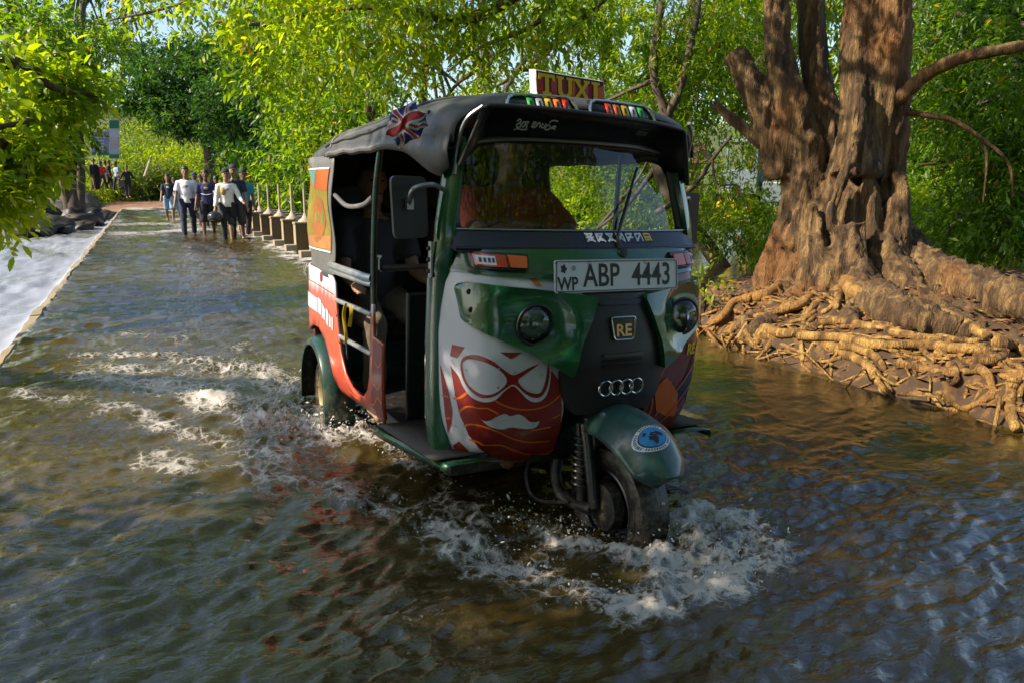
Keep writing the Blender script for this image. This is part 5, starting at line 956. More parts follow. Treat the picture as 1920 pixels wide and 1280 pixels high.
# canopy: lofted canvas roof
def roof(x, t):          # t -1..1 across
    top = interp(x, [-.42, -.36, -.25, -.05, .3, .8, 1.3, 1.5, 1.58, 1.63], [1.33, 1.42, 1.515, 1.578, 1.615, 1.652, 1.678, 1.675, 1.658, 1.62])
    w = interp(x, [-.42, -.36, -.2, .2, 1.2, 1.55, 1.63], [.50, .54, .590, .606, .600, .555, .52]); e = interp(x, [-.42, -.2, .3, 1.3, 1.63], [1.22, 1.425, 1.482, 1.485, 1.475])
    a = math.pi/2*t; s, c = math.sin(a), math.cos(a)
    y = w*math.copysign(abs(s)**.72, s); z = e+(top-e)*abs(c)**.62
    fold = .003*math.sin(x*9+3*t)*(1-abs(c))+.005*math.sin(x*23+t*5)*max(0, abs(t)-.4)
    return Vector((x, y, z+fold))
xs = list(np.linspace(-.42, -.2, 8))+list(np.linspace(-.15, 1.5, 34))+[1.54, 1.575, 1.60, 1.63]; ts = np.linspace(-1, 1, 41)
ca = obj('canopy', MB().grid([[roof(x, t) for t in ts] for x in xs]), mVinyl, T, solid=.006)
for x in (.32, 1.28): obj('roof_bow', MB().tube([roof(x, t)+Vector((0, 0, .002)) for t in np.linspace(-.97, .97, 33)], .011, 8), mVinyl, ca)
for sg in (-1, 1):
    obj('edge_piping', MB().tube([roof(x, sg*.999)+Vector((0, sg*.004, -.006)) for x in np.linspace(.25, 1.36, 26)], .013, 8), mVinyl2, ca)
    obj('seam', MB().tube([roof(x, sg*(.80-.10*math.sin((x+.3)*1.5)))+Vector((0, sg*.004, .002)) for x in np.linspace(-.2, 1.45, 30)], .008, 6), mVinyl, ca)
    obj('fold', MB().tube([roof(x, sg*(.90-.05*(x-.2)))+Vector((0, sg*.008, 0)) for x in np.linspace(.2, 1.30, 26)], [.003+.007*math.sin(math.pi*k/25) for k in range(26)], 6), mVinyl, ca)
    # valance hanging below the roof edge, and the triangular flap at the front
    rows = []
    for x in np.linspace(.28, 1.63 if sg < 0 else 1.52, 26):
        e = roof(min(x, 1.60), sg*1.0); dz = interp(x, [.28, 1.22, 1.32, 1.58, 1.63], [.018, .022, .035, .115, .085])
        rows.append([Vector((x, e.y, e.z+.03)), Vector((x, e.y+sg*.012, e.z-.3*dz)), Vector((x, e.y+sg*.004, e.z-dz))])
    obj('side_flap', MB().grid(rows), mVinyl, ca, solid=.005)
    # rear side curtain wrapping to the back
    rows = []
    for z in np.linspace(.87, 1.47, 16):
        r_ = []
        for x in np.linspace(.335, -.41, 18):
            yy = SY(x, .9)-.004 + .010*math.sin(z*14+x*9); zz = min(z, roof(max(x, -.4), 1.0).z+.03)
            r_.append(Vector((x, sg*yy, zz)))
        rows.append(r_)
    cu = obj('side_curtain', MB().grid(rows), mVinyl2 if sg < 0 else mVinyl, T, solid=.005)
    if sg < 0:
        cm = lambda x, z, off=0: Vector((x, -(SY(x, .9)-.004+.010*math.sin(z*14+x*9)+.004+off), z))
        stp = obj('curtain_picture', patch([(-.16, 1.405), (.285, 1.405), (.275, 1.005), (-.18, 1.0)], cm, .002, .04), simple('gold_print', (.20, .15, .018), .4, var=.45, scale=22), cu)
        obj('print_patch', patch([(.285, 1.403), (.06, 1.403), (-.16, 1.33), (-.02, 1.31), (.28, 1.30)], cm, .0035, .04), simple('orange_picture', (.36, .08, .012), .4), stp)
        obj('print_patch', patch([(-.16, 1.403), (.08, 1.403), (-.06, 1.31)], cm, .0048, .04), mTealPrint, stp)
        obj('print_patch', patch([(-.05, 1.25), (.05, 1.27), (.15, 1.25), (.17, 1.15), (.12, 1.05), (.05, 1.03), (-.02, 1.05), (-.07, 1.15)], cm, .0035, .04), simple('ochre_print', (.26, .09, .02), .4, var=.3, scale=25), stp)
        obj('print_patch', patch([(-.16, 1.06), (.27, 1.08), (.27, 1.012), (-.175, 1.006)], cm, .0035, .04), simple('brown_print', (.32, .15, .05), .4, var=.3, scale=25), stp)
        for a in (-.01, .11): obj('print_patch', patch([(a+.014*math.cos(t), 1.16+.03*math.sin(t)) for t in np.linspace(0, 6.28, 10)[:-1]], cm, .0048, .02), mPrintGreen, stp)
        obj('picture_edge', strip([(-.165, 1.41), (.06, 1.41), (.288, 1.41)], .008, cm, .005), mPlate, stp); obj('picture_edge', strip([(-.18, 1.0), (.05, 1.0), (.275, 1.0)], .008, cm, .005), mPlate, stp)
rows = []
for z in np.linspace(.88, 1.40, 10): rows.append([Vector((-.415-.0*y, y, z)) for y in np.linspace(-.50, .50, 13)])
obj('rear_curtain', MB().grid(rows), mVinyl, T, solid=.006)
obj('roof_frame', MB().tube([(1.52, -.50, 1.50), (1.52, -.3, 1.54), (1.52, .3, 1.54), (1.52, .50, 1.50)], .02, 8), mBlack, T)
obj('roof_frame', MB().tube([(.3, -.57, 1.46), (.3, -.3, 1.60), (.3, .3, 1.60), (.3, .57, 1.46)], .014, 8), mBlack, T)
obj('door_strap', MB().tube(spline([(.35, -.60, 1.28), (.6, -.61, 1.235), (.85, -.61, 1.245), (.98, -.605, 1.28)], 6), .011, 8), mVinyl2, T)
obj('latch', MB().box((1.06, -.60, 1.04), (.06, .012, .014)).box((1.075, -.605, 1.01), (.02, .014, .05)), mFender, T, bevel=.003)

# hoop framed strips of coloured tiles above the visor
for sg, y0, y1 in ((-1, -.335, -.045), (1, .005, .30)):
    def hp(a, b, off=0): return Vector((1.655+off-.03*b, lerp(y0, y1, a), 1.604+.052*b-.03*abs(lerp(y0, y1, a))))
    pan = obj('light_strip', MB().grid([[hp(a, b) for a in np.linspace(0.02, .98, 9)] for b in (0, .5, .92)]), mBlackGloss, T, solid=.008)
    hoop = [(0, -.15), (.015, .35), (.06, .85), (.13, 1.03), (.3, 1.06), (.7, 1.06), (.87, 1.03), (.94, .85), (.985, .35), (1.0, -.15)]
    obj('chrome_hoop', MB().tube([hp(a, b, .006) for a, b in hoop], .0058, 8), mChrome, pan)
    cl = [mPrintGreen, mPlate, mYellow, mOrange, mRedLens]; cl = cl if sg < 0 else cl[::-1]; a0 = .30 if sg < 0 else .26
    for k in range(5):
        a = a0+.125*k; tl = obj('coloured_tile', MB().grid([[hp(a, .12, .008), hp(a+.09, .12, .008)], [hp(a-.004, .86, .008), hp(a+.086, .86, .008)]]), cl[k], pan, solid=.003)
        obj('tile_mark', MB().grid([[hp(a+.03, .3, .011), hp(a+.06, .3, .011)], [hp(a+.028, .68, .011), hp(a+.058, .68, .011)]]), mInk, tl)

# roof sign
SR = Matrix.Translation((1.30, .105, 1.742)) @ Matrix.Scale(.9, 4) @ Matrix.Rotation(rad(-3), 4, 'X') @ Matrix.Rotation(rad(10), 4, 'Y')
def sgp(a, b, off=0): return SR @ Vector((off, a, b))
sign = obj('roof_sign', MB().poly([sgp(a, b, .06) for a, b in ((-.190, .052), (.165, .052), (.205, -.052), (-.165, -.052))], (SR.to_3x3() @ Vector((-.07, 0, 0)))), simple('sign_white', (.55, .57, .62), .4, var=.1), T, smooth=False, bevel=.004)
obj('sign_face', MB().poly([sgp(a, b, .0625) for a, b in ((-.190, .050), (.160, .050), (.190, -.050), (-.160, -.050))]), mPurple, sign, smooth=False)
obj('sign_band', MB().poly([sgp(a, b, .064) for a, b in ((-.190, .050), (.160, .050), (.164, .036), (-.186, .036))]), mNavy, sign, smooth=False)
for a, m in ((-.165, mRedLens), (-.09, mRedLens), (0.0, mOrange), (.07, mRedLens), (.155, mOrange)):
    obj('sign_flash', MB().poly([sgp(a-.02, .02, .0645), sgp(a+.012, .034, .0645), sgp(a+.028, -.045, .0645), sgp(a-.006, -.038, .0645)]), m, sign, smooth=False)
LET = {'T': [(-.034, .036), (.034, .036), (.036, .014), (.026, .014), (.022, .024), (.008, .024), (.008, -.026), (.018, -.028), (.018, -.038), (-.018, -.038), (-.018, -.028), (-.008, -.026), (-.008, .024), (-.022, .024), (-.026, .014), (-.036, .014)],
       'U': [(-.036, .036), (-.006, .036), (-.006, .027), (-.014, .026), (-.014, -.016), (-.006, -.026), (.008, -.026), (.015, -.016), (.015, .026), (.007, .027), (.007, .036), (.037, .036), (.037, .027), (.030, .026), (.030, -.020), (.020, -.038), (-.016, -.040), (-.030, -.024), (-.030, .026), (-.036, .027)],
       'X': [(-.036, .036), (-.008, .036), (-.008, .027), (-.012, .026), (.001, .008), (.013, .026), (.008, .027), (.008, .036), (.034, .036), (.034, .027), (.028, .026), (.009, -.001), (.028, -.028), (.036, -.028), (.036, -.038), (.006, -.038), (.006, -.029), (.011, -.028), (-.001, -.011), (-.014, -.028), (-.009, -.029), (-.009, -.038), (-.036, -.038), (-.036, -.029), (-.030, -.028), (-.009, 0), (-.030, .026), (-.036, .027)],
       'I': [(-.018, .036), (.018, .036), (.018, .027), (.009, .025), (.009, -.027), (.018, -.029), (.018, -.038), (-.018, -.038), (-.018, -.029), (-.009, -.027), (-.009, .025), (-.018, .027)]}
for ch, a in (('T', -.128), ('U', -.035), ('X', .055), ('I', .127)):
    obj('sign_letter_edge', MB().poly([sgp(a+x*1.30-z*.25, z*1.28, .0655) for x, z in LET[ch]]), mInk, sign, smooth=False)
    obj('sign_letter', MB().poly([sgp(a+x*1.18-z*.25, z*1.16, .068) for x, z in LET[ch]], SR.to_3x3() @ Vector((-.003, 0, 0))), mYellow, sign, smooth=False)
obj('sign_bracket', MB().box(SR @ Vector((-.02, .0, -.06)), (.06, .30, .03)), mBlack, sign)

# mirrors
arm = spline([(1.60, -.545, 1.315), (1.66, -.61, 1.33), (1.655, -.675, 1.312), (1.60, -.67, 1.262)], 6)
MP_ = roundpoly([(-.072, .105), (.060, .105), (.072, -.105), (-.058, -.11)], .025)
mr = obj('mirror', MB().poly([Vector((1.585-.1*a, -.66+a, 1.252+b)) for a, b in MP_], (-.022, 0, 0)), mBlack, T, bevel=.006)
obj('mirror_arm', MB().tube(arm, .0085, 8).box((1.60, -.668, 1.262), (.02, .024, .035)), mSteel, mr)
obj('mirror_glass', MB().poly([Vector((1.5615-.1*a, -.66+a*.93, 1.252+b*.93)) for a, b in MP_]), mMirror, mr, smooth=False)
mr2 = obj('mirror', MB().poly([Vector((1.44, .655+a, 1.225+b)) for a, b in roundpoly([(-.05, .11), (.06, .11), (.06, -.11), (-.05, -.11)], .015)], (.02, 0, 0)), simple('brown_mirror_back', (.05, .022, .014), .4), T, bevel=.004)
obj('mirror_arm', MB().tube(spline([(1.57, .53, 1.30), (1.54, .59, 1.31), (1.48, .62, 1.26), (1.465, .615, 1.24)], 5), .008, 8), mSteel, mr2)
obj('mirror_bracket', MB().tube([(1.462, .585, 1.275), (1.465, .615, 1.245), (1.462, .65, 1.275)], .005, 6), mSteel, mr2)

# handlebar and steering column
obj('steering_column', MB().tube([(1.74, 0, .42), (1.56, 0, 1.02)], .025, 12), mBlack, T)
hb = obj('handlebar', MB().tube(spline([(1.50, -.34, 1.04), (1.55, -.2, 1.045), (1.56, 0, 1.03), (1.55, .2, 1.045), (1.50, .34, 1.04)], 5), .012, 10), mSteel, T)
for sg in (-1, 1): obj('grip', MB().tube([(1.525, sg*.27, 1.042), (1.49, sg*.38, 1.038)], .019, 12), mRubber, hb)

# wheels
def wheel(nm, c, R, w, rimmat, lug=26):
    wh = empty(nm); wh.parent = T; wh.location = c
    n = 64; rows = []
    prof = [(.60, -.42), (.72, -.50), (.86, -.52), (.95, -.46), (.985, -.30), (1.0, 0), (.985, .30), (.95, .46), (.86, .52), (.72, .50), (.60, .42)]
    for i in range(n):
        a = 2*math.pi*i/n; r_ = []
        for j, (r, h) in enumerate(prof):
            g = 1.0
            if 3 <= j <= 7 and (i*lug//n*2 + j) % 2 == 0 and i % 2: g = .965
            r_.append(Vector((R*r*g*math.cos(a), w*h, R*r*g*math.sin(a))))
        rows.append(r_)
    ty = obj('tyre', MB().grid(rows+[rows[0]]), mRubber, wh, angle=50)
    obj('side_rib', MB().ring((0, -w*.51, 0), (0, 1, 0), R*.80, .004, 48, 6).ring((0, w*.51, 0), (0, 1, 0), R*.80, .004, 48, 6), mRubber, ty)
    rm = obj('rim', MB().lathe([(R*.63, -w*.45), (R*.60, -w*.47), (R*.56, -w*.40), (R*.50, -w*.10), (R*.30, -w*.06), (R*.28, -w*.22), (R*.12, -w*.26), (0, -w*.26)], (0, 0, 0), (0, 1, 0), 40).lathe([(R*.63, w*.45), (R*.56, w*.40), (R*.50, w*.15), (R*.2, w*.12), (0, w*.12)], (0, 0, 0), (0, 1, 0), 40), rimmat, wh, angle=35)
    for k in range(4): a = math.pi/4+k*math.pi/2; obj('wheel_nut', MB().lathe([(0, .014), (.009, .013), (.010, 0)], (R*.20*math.cos(a), -w*.24, R*.20*math.sin(a)), (0, -1, 0), 6), mSteel, rm)
    return wh
wheel('rear_wheel', (0.0, -.535, .205), .205, .115, mRimY); wheel('rear_wheel', (0.0, .535, .205), .205, .115, mRimY)
fw = wheel('front_wheel', (1.965, .005, .210), .222, .130, mBlackGloss); fw.rotation_euler = (0, 0, rad(3))
obj('axle', MB().tube([(0, -.5, .205), (0, .5, .205)], .025, 10), mBlack, T)
for sg in (-1, 1):
    rows = []
    for a in np.linspace(rad(-22), rad(196), 26):
        r = .285; x, z = math.cos(a), math.sin(a); r2 = r*(1.0+.05*math.sin(a)**2)
        rows.append([Vector((r2*.90*x+.01, sg*.655, .215+r2*.90*z)), Vector((r2*.985*x+.01, sg*.652, .215+r2*.985*z)), Vector((r2*1.03*x+.01, sg*.635, .215+r2*1.03*z)), Vector((r2*1.06*x+.01, sg*.60, .215+r2*1.06*z)), Vector((r2*1.06*x+.01, sg*.50, .215+r2*1.06*z))])
    rf = obj('rear_fender', MB().grid(rows), mFender, T, solid=.005)
    obj('mud_flap', MB().box((-.29, sg*.55, .24), (.008, .19, .22)), mRubber, rf)
# front fork, spring, arm
obj('suspension_arm', MB().tube(spline([(1.70, -.10, .33), (1.72, -.115, .24), (1.80, -.12, .19), (1.965, -.105, .205)], 6), .022, 10).tube([(1.70, -.03, .36), (1.70, -.11, .32)], .03, 10), mBlack, T)
obj('shock_absorber', MB().tube([(1.86, -.105, .50), (1.90, -.112, .22)], .020, 12), mBlack, T)
mb = MB(); pts = []
for i in range(90):
    a = i*.62; t = i/89; pts.append((lerp(1.862, 1.895, t)+.033*math.cos(a), lerp(-.105, -.112, t)+.033*math.sin(a), lerp(.47, .26, t)))
obj('coil_spring', mb.tube(pts, .0055, 6), mBlackGloss, T)
obj('fork_leg', MB().tube([(1.88, -.095, .50), (1.93, -.098, .35), (1.965, -.098, .21)], [.028, .024, .02], 10), mBlackGloss, T)
obj('brake_hub', MB().lathe([(0, .03), (.04, .03), (.085, .02), (.09, -.02)], (1.965, -.05, .21), (0, -1, 0), 24), mBlack, T)
obj('brake_cable', MB().tube(spline([(1.72, -.20, .40), (1.66, -.215, .25), (1.72, -.20, .17), (1.86, -.14, .20)], 6), .006, 6), mBlack, T)
obj('wheel_well', MB().grid([[Vector((1.74, y, z)) for y in np.linspace(-.24, .24, 5)] for z in np.linspace(.33, .72, 5)]), mBlack, T, solid=.01)
# front fender with its sticker
FA, FT = rad(4), Vector((1.955, .01, .215))
FPATH = spline([(1.600, 0, .325), (1.640, 0, .425), (1.720, 0, .510), (1.840, 0, .562), (1.960, 0, .574), (2.060, 0, .558), (2.140, 0, .525), (2.200, 0, .460), (2.240, 0, .395)], 8)
def fen(w, t, off=0):     # w 0 (rear lip) .. 1 (front tip), t -1..1 across
    k = max(0, min(len(FPATH)-1.001, w*(len(FPATH)-1))); i = int(k); p = FPATH[i].lerp(FPATH[i+1], k-i); tg = (FPATH[i+1]-FPATH[i]).normalized(); nr = Vector((-tg.z, 0, tg.x))
    wdt = interp(w, [0, .3, .7, .9, .97, 1], [.095, .118, .135, .120, .085, .05]); sag = -.085*abs(t)**2.4*interp(w, [0, .8, 1], [1, 1, .5])
    q = p+nr*(off+sag*.75)+Vector((0, wdt*t*(1+off*2), sag*.35)); q = q-Vector((1.955, 0, 0))
    return Matrix.Rotation(FA, 3, 'Z') @ q + Vector((1.955, .01, 0))
ff = obj('front_fender', MB().grid([[fen(a, t) for t in np.linspace(-1, 1, 25)] for a in np.linspace(0, 1, 44)]), mTeal, T, solid=.005)
obj('fender_bolt', MB().lathe([(0, .012), (.008, .011), (.012, 0)], fen(.40, -.80, .002), (0, -1, .5), 10), mSteel, ff)
obj('fender_bolt', MB().lathe([(0, .012), (.008, .011), (.012, 0)], fen(.48, -.62, .002), (0, -1, .8), 10), mSteel, ff)
def stk(px, py, off): return fen(.765-py/.98, -.20+px/.130, off)     # the globe sticker lies on the fender
def disc(r, off, m, nm, par, r0=0, n=36): 
    rows = [[stk(k*math.cos(t), k*math.sin(t), off) for t in np.linspace(0, 2*math.pi, n+1)] for k in np.linspace(max(r0, .0005), r, 5)]
    return obj(nm, MB().grid(rows), m, par)
st = disc(.070, .0045, mPlate, 'globe_sticker', ff)
disc(.053, .0062, mNavy, 'globe_sea', st); disc(.049, .0078, mSkyBlue, 'globe_water', st)
for pol in ([(-.012, .012), (-.002, .022), (.010, .018), (.020, .022), (.036, .010), (.040, -.004), (.028, -.006), (.020, .002), (.010, .0), (.0, .004)], [(-.016, .006), (.002, .0), (.016, -.006), (.014, -.020), (.006, -.036), (-.002, -.038), (-.006, -.020), (-.020, -.010)], [(-.034, .022), (-.024, .034), (-.018, .024), (-.026, .014)]):
    obj('globe_land', MB().poly([stk(a, b, .0095) for a, b in pol]), mInk, st, smooth=False)
for k in range(40):
    t = 2*math.pi*k/40
    if k % 10 in (4,): continue
    obj('sticker_lettering', MB().poly([stk(r*math.cos(t+d), r*math.sin(t+d), .0064) for r, d in ((.057, 0), (.066, 0), (.066, .07), (.057, .07))]), mNavy, st, smooth=False)
# ============================================================ people
SKIN = [simple('skin_brown', (.24, .125, .075), .5, var=.12, scale=14), simple('skin_dark', (.15, .075, .045), .5, var=.12, scale=14), simple('skin_tan', (.32, .18, .11), .5, var=.12, scale=14)]
mHair = simple('black_hair', (.010, .009, .008), .5, var=.3, scale=60, bump=.4, bscale=160)
mEye = simple('eye_dark', (.01, .008, .007), .2)
mLip = simple('lip', (.12, .045, .035), .5)
_cl = {}
def cloth(c, nm='cloth'):
    k = tuple(round(x, 3) for x in c)
    if k not in _cl: _cl[k] = simple(nm, c, .85, var=.14, scale=16, bump=.35, bscale=34)
    return _cl[k]
def figure(name, label, loc, rz, h=1.72, skin=0, pose=None, shirt=None, sleeve='short', pants=None, leg='long', hair='short', cap=None, dress=None, vox=.017, shoe=None, group=None, extra=None, cat='person', lean=0.0):
    """pose: swing = thigh angles (left, right) forward +, knee bends, arm = (forward, out, elbow) for left and right, sit"""
    P = dict(sw=(.28, -.22), kn=(.12, .35), aL=(.0, .12, .25), aR=(.0, .12, .25), tw=0.0, head=(0, 0)); P.update(pose or {})
    s = h/1.71; root = empty(name, loc, rz, label, cat, group)
    V = lambda x, y, z: Vector((x, y, z))*s                    # x to the figure's left, y forward, z up
    def rotx(v, a): return Vector((v.x, v.y*math.cos(a)+v.z*math.sin(a), -v.y*math.sin(a)+v.z*math.cos(a)))
    pz = P.get('pz', .93); pel = V(0, 0, pz); L_ = rotx(V(0, 0, .52), lean)    # torso up vector
    waist = pel+L_*.22; chest = pel+L_*.68; neck = pel+L_*.94; ht = P['head'][1]
    headc = neck+rotx(V(0, .028, .175), lean*.4+ht); chin = neck+rotx(V(0, .06, .08), lean*.4+ht)
    J = {}
    for sd, k in ((1, 0), (-1, 1)):
        hip = pel+V(sd*.095, 0, -.02); a = P['sw'][k]; kn = hip+rotx(V(sd*.015+sd*P.get('spread', 0), 0, -.43), -a); a2 = a-P['kn'][k]; an = kn+rotx(V(0, 0, -.42), -a2); toe = an+rotx(V(sd*.02, .17, -.045), -(a2*.35 if not P.get('sit') else 0))
        J[sd] = [hip, kn, an, toe]
        f, o, e = P['aL'] if sd == 1 else P['aR']; sh = chest+V(sd*.175, 0, .055)
        d1 = Vector((sd*math.sin(o), math.sin(f)*math.cos(o), -math.cos(f)*math.cos(o))); el = sh+d1*.285*s
        ax = d1.cross(Vector((sd*P.get('ein', .0)-0.0, 1, 0.25))); ax = ax.normalized() if ax.length > .01 else Vector((1, 0, 0)); d2 = Quaternion(ax, e) @ d1; wr = el+d2*.25*s
        J[sd] += [sh, el, wr, d2, ax]
    b = MB()
    b.tube([pel+V(0, 0, -.08), pel, waist, pel+L_*.5, chest, chest+L_*.2, neck-L_*.02], [.10*s, .135*s, .125*s, .135*s, .15*s, .115*s, .06*s], 14, flat=.72, up=(0, 1, 0))
    b.tube([neck-L_*.08, neck, headc], [.062*s, .055*s, .05*s], 10); b.ell(headc+V(0, 0, .012), (.076*s, .095*s, .112*s), 18, 14); b.ell(chin, (.052*s, .05*s, .05*s), 12, 8)
    fwd = rotx(V(0, 1, 0), ht)
    b.ell(headc+V(0, .098, -.022), (.014*s, .022*s, .026*s), 8, 6)
    for sd in (1, -1):
        b.ell(headc+V(sd*.078, -.005, -.01), (.013*s, .024*s, .034*s), 8, 6); b.ell(headc+V(sd*.032, .082, .020), (.020*s, .016*s, .008*s), 8, 6)
        hip, kn, an, toe, sh, el, wr, d2, ax = J[sd]
        b.tube([hip+V(0, 0, .06), hip, hip.lerp(kn, .5), kn, kn.lerp(an, .3), kn.lerp(an, .7), an], [x*s for x in (.085, .088, .078, .056, .058, .042, .036)], 12)
        b.tube([an+V(0, -.05, -.05), an.lerp(toe, .4)+V(0, 0, -.01), toe], [.036*s, .042*s, .030*s], 10, flat=.8)
        b.tube([chest+V(sd*.10, 0, .05), sh, sh.lerp(el, .4), el, el.lerp(wr, .4), wr], [x*s for x in (.06, .056, .047, .038, .036, .025)], 10)
        palm = wr+d2*.075*s; pn = d2.orthogonal().normalized(); lat = d2.cross(ax).normalized(); b.tube([wr, wr+d2*.04*s, palm], [.024*s, .036*s, .034*s], 8, flat=.6)
        for q, ln in enumerate((.065, .078, .072, .055)):
            off = ax*(-.026+.0175*q)*s; b.tube([palm+off, palm+off+d2*ln*.55*s, palm+off+d2*ln*.85*s+lat*.02*s], [.0095*s, .009*s, .0075*s], 6)
        b.tube([wr+d2*.02*s-ax*.02*s, wr+d2*.055*s-ax*.045*s, wr+d2*.085*s-ax*.05*s], [.011*s, .010*s, .008*s], 6)
    body = link('body', fuse(b, vox, 2, 'body'), SKIN[skin], root)
    for sd in (1, -1): obj('eye', MB().ell(headc+V(sd*.031, .090, .006), (.013*s, .007*s, .007*s), 8, 6), mEye, body)
    obj('mouth', MB().ell(headc+V(0, .093, -.065), (.024*s, .010*s, .007*s), 10, 6), mLip, body)
    if hair != 'none':
        hb = MB(); rows = []
        for j in range(9):
            t = lerp(0, 1.75 if hair == 'short' else 2.3, j/8); r_ = []
            for i in range(20):
                a = 2*math.pi*i/20; fr = math.sin(a); tt = t*(.70 if fr > .3 else (.85 if fr > -.1 else 1.0))
                r_.append(headc+V(.083*math.sin(tt)*math.cos(a), -.006+.103*math.sin(tt)*math.sin(a), .022+.116*math.cos(tt)))
            rows.append(r_)
        obj('hair', hb.grid(rows, closed=True), mHair, root, solid=.012)
    if cap:
        cb = MB(); rows = []
        for j in range(8):
            t = lerp(0, 1.42, j/7); rows.append([headc+V(.092*math.sin(t)*math.cos(2*math.pi*i/20), .112*math.sin(t)*math.sin(2*math.pi*i/20), .030+.112*math.cos(t)) for i in range(20)])
        c_ = obj('cap', cb.grid(rows, closed=True), cloth(cap), root, solid=.008)
        obj('peak', MB().grid([[headc+V(x, .10+.075*k*(1-(x/.085)**2*.6), .048-.02*k) for x in np.linspace(-.08, .08, 9)] for k in (0, .5, 1)]), cloth(cap), c_, solid=.008)
    if shirt and not dress:
        g = MB(); e_ = .018*s
        g.tube([pel+V(0, 0, -.07 if leg != 'tucked' else .0), pel+V(0, 0, .02), waist, pel+L_*.5, chest, chest+L_*.17, neck-L_*.02], [.152*s, .152*s+0, .145*s, .150*s, .165*s, .128*s, .066*s], 16, flat=.74, up=(0, 1, 0))
        for sd in (1, -1):
            hip, kn, an, toe, sh, el, wr, d2, ax = J[sd]
            if sleeve == 'short': g.tube([chest+V(sd*.10, 0, .05), sh, sh.lerp(el, .45), sh.lerp(el, .72)], [.075*s, .072*s, .068*s, .066*s], 12)
            elif sleeve == 'long': g.tube([chest+V(sd*.10, 0, .05), sh, sh.lerp(el, .5), el, el.lerp(wr, .9)], [.075*s, .072*s, .062*s, .053*s, .040*s], 12)
        sm_ = fuse(g, vox, 2, 'shirt'); cc, nn = coords(sm_), normals(sm_); fold = fbm(cc[:, 0]*9, cc[:, 1]*9, cc[:, 2]*5, o=3, s=int(abs(loc[0]*77)) % 90); setco(sm_, cc+nn*(.009*fold)[:, None])
        so_ = link('shirt', sm_, cloth(shirt), root)
        if extra:
            for kind, col in extra:
                if kind == 'logo': obj('shirt_print', MB().ell(chest+V(0, .128, -.02), (.05*s, .012, .035*s), 12, 6), cloth(col), so_)
                if kind == 'stripe': obj('shirt_stripe', MB().tube([pel+L_*.33+V(.135*math.sin(a)*1.06, .128*math.cos(a)*1.0, .03*abs(a)) for a in np.linspace(-1.3, 1.3, 13)], .010*s, 6), cloth(col), so_)
                if kind == 'panel': obj('shirt_panel', MB().ell(chest+V(.07, .075, -.06), (.075*s, .07*s, .10*s), 14, 8), cloth(col), so_)
                if kind == 'strap':
                    for sd in (1, -1): obj('backpack_strap', MB().tube([chest+V(sd*.085, .02, .13), chest+V(sd*.09, .125, .02), chest+V(sd*.10, .115, -.16), chest+V(sd*.14, .0, -.22)], .018*s, 8, flat=.5), cloth(col), so_)
    if pants and not dress:
        g = MB(); fr = {'long': 1.0, 'short': .50, 'knee': .62, 'tucked': 1.0}[leg]
        g.tube([pel+V(0, 0, .05), pel, pel+V(0, 0, -.07)], [.145*s, .148*s, .13*s], 14, flat=.74, up=(0, 1, 0))
        for sd in (1, -1):
            hip, kn, an = J[sd][:3]; pts = [hip+V(0, 0, .05), hip, hip.lerp(kn, .5), kn, kn.lerp(an, .45), kn.lerp(an, .92)]; rr = [.098, .100, .090, .072, .064, .058]
            if leg == 'short': pts, rr = pts[:4], [.098, .104, .102, .098]
            if leg == 'knee': pts, rr = pts[:4]+[kn.lerp(an, .12)], [.098, .106, .104, .098, .094]
            g.tube(pts, [x*s for x in rr], 12)
        pm = fuse(g, vox, 2, 'trousers'); cc, nn = coords(pm), normals(pm); setco(pm, cc+nn*(.008*fbm(cc[:, 0]*11, cc[:, 1]*11, cc[:, 2]*7, o=3, s=7))[:, None]); link('trousers', pm, cloth(pants), root)
    if dress:
        g = MB().tube([V(0, 0, .05), V(0, 0, .4), pel, waist, chest, chest+L_*.17, neck-L_*.01], [x*s for x in (.20, .19, .17, .15, .168, .13, .07)], 16, flat=.8, up=(0, 1, 0))
        for sd in (1, -1): sh, el, wr = J[sd][4:7]; g.tube([chest+V(sd*.10, 0, .05), sh, el, el.lerp(wr, .85)], [.075*s, .075*s, .062*s, .055*s], 10)
        link('dress', fuse(g, vox, 2, 'dress'), cloth(dress), root)
    if shoe:
        for sd in (1, -1): an, toe = J[sd][2], J[sd][3]; obj('shoe', MB().tube([an+V(0, -.06, -.055), an.lerp(toe, .5)+V(0, 0, -.02), toe+V(0, .03, -.005)], [.045*s, .050*s, .034*s], 10, flat=.8), cloth(shoe), root)
    M_ = Matrix.Translation(loc) @ Matrix.Rotation(rz, 4, 'Z')
    return root, {k: [M_ @ p for p in (J[k][5], J[k][6], J[k][6]+J[k][7]*.12*s)] for k in J}
FACE = math.pi            # figures look along -y of the place, towards the camera
def ground_at(u, v): p = G(u, v, 0); return Vector((p.x, p.y, -.11))
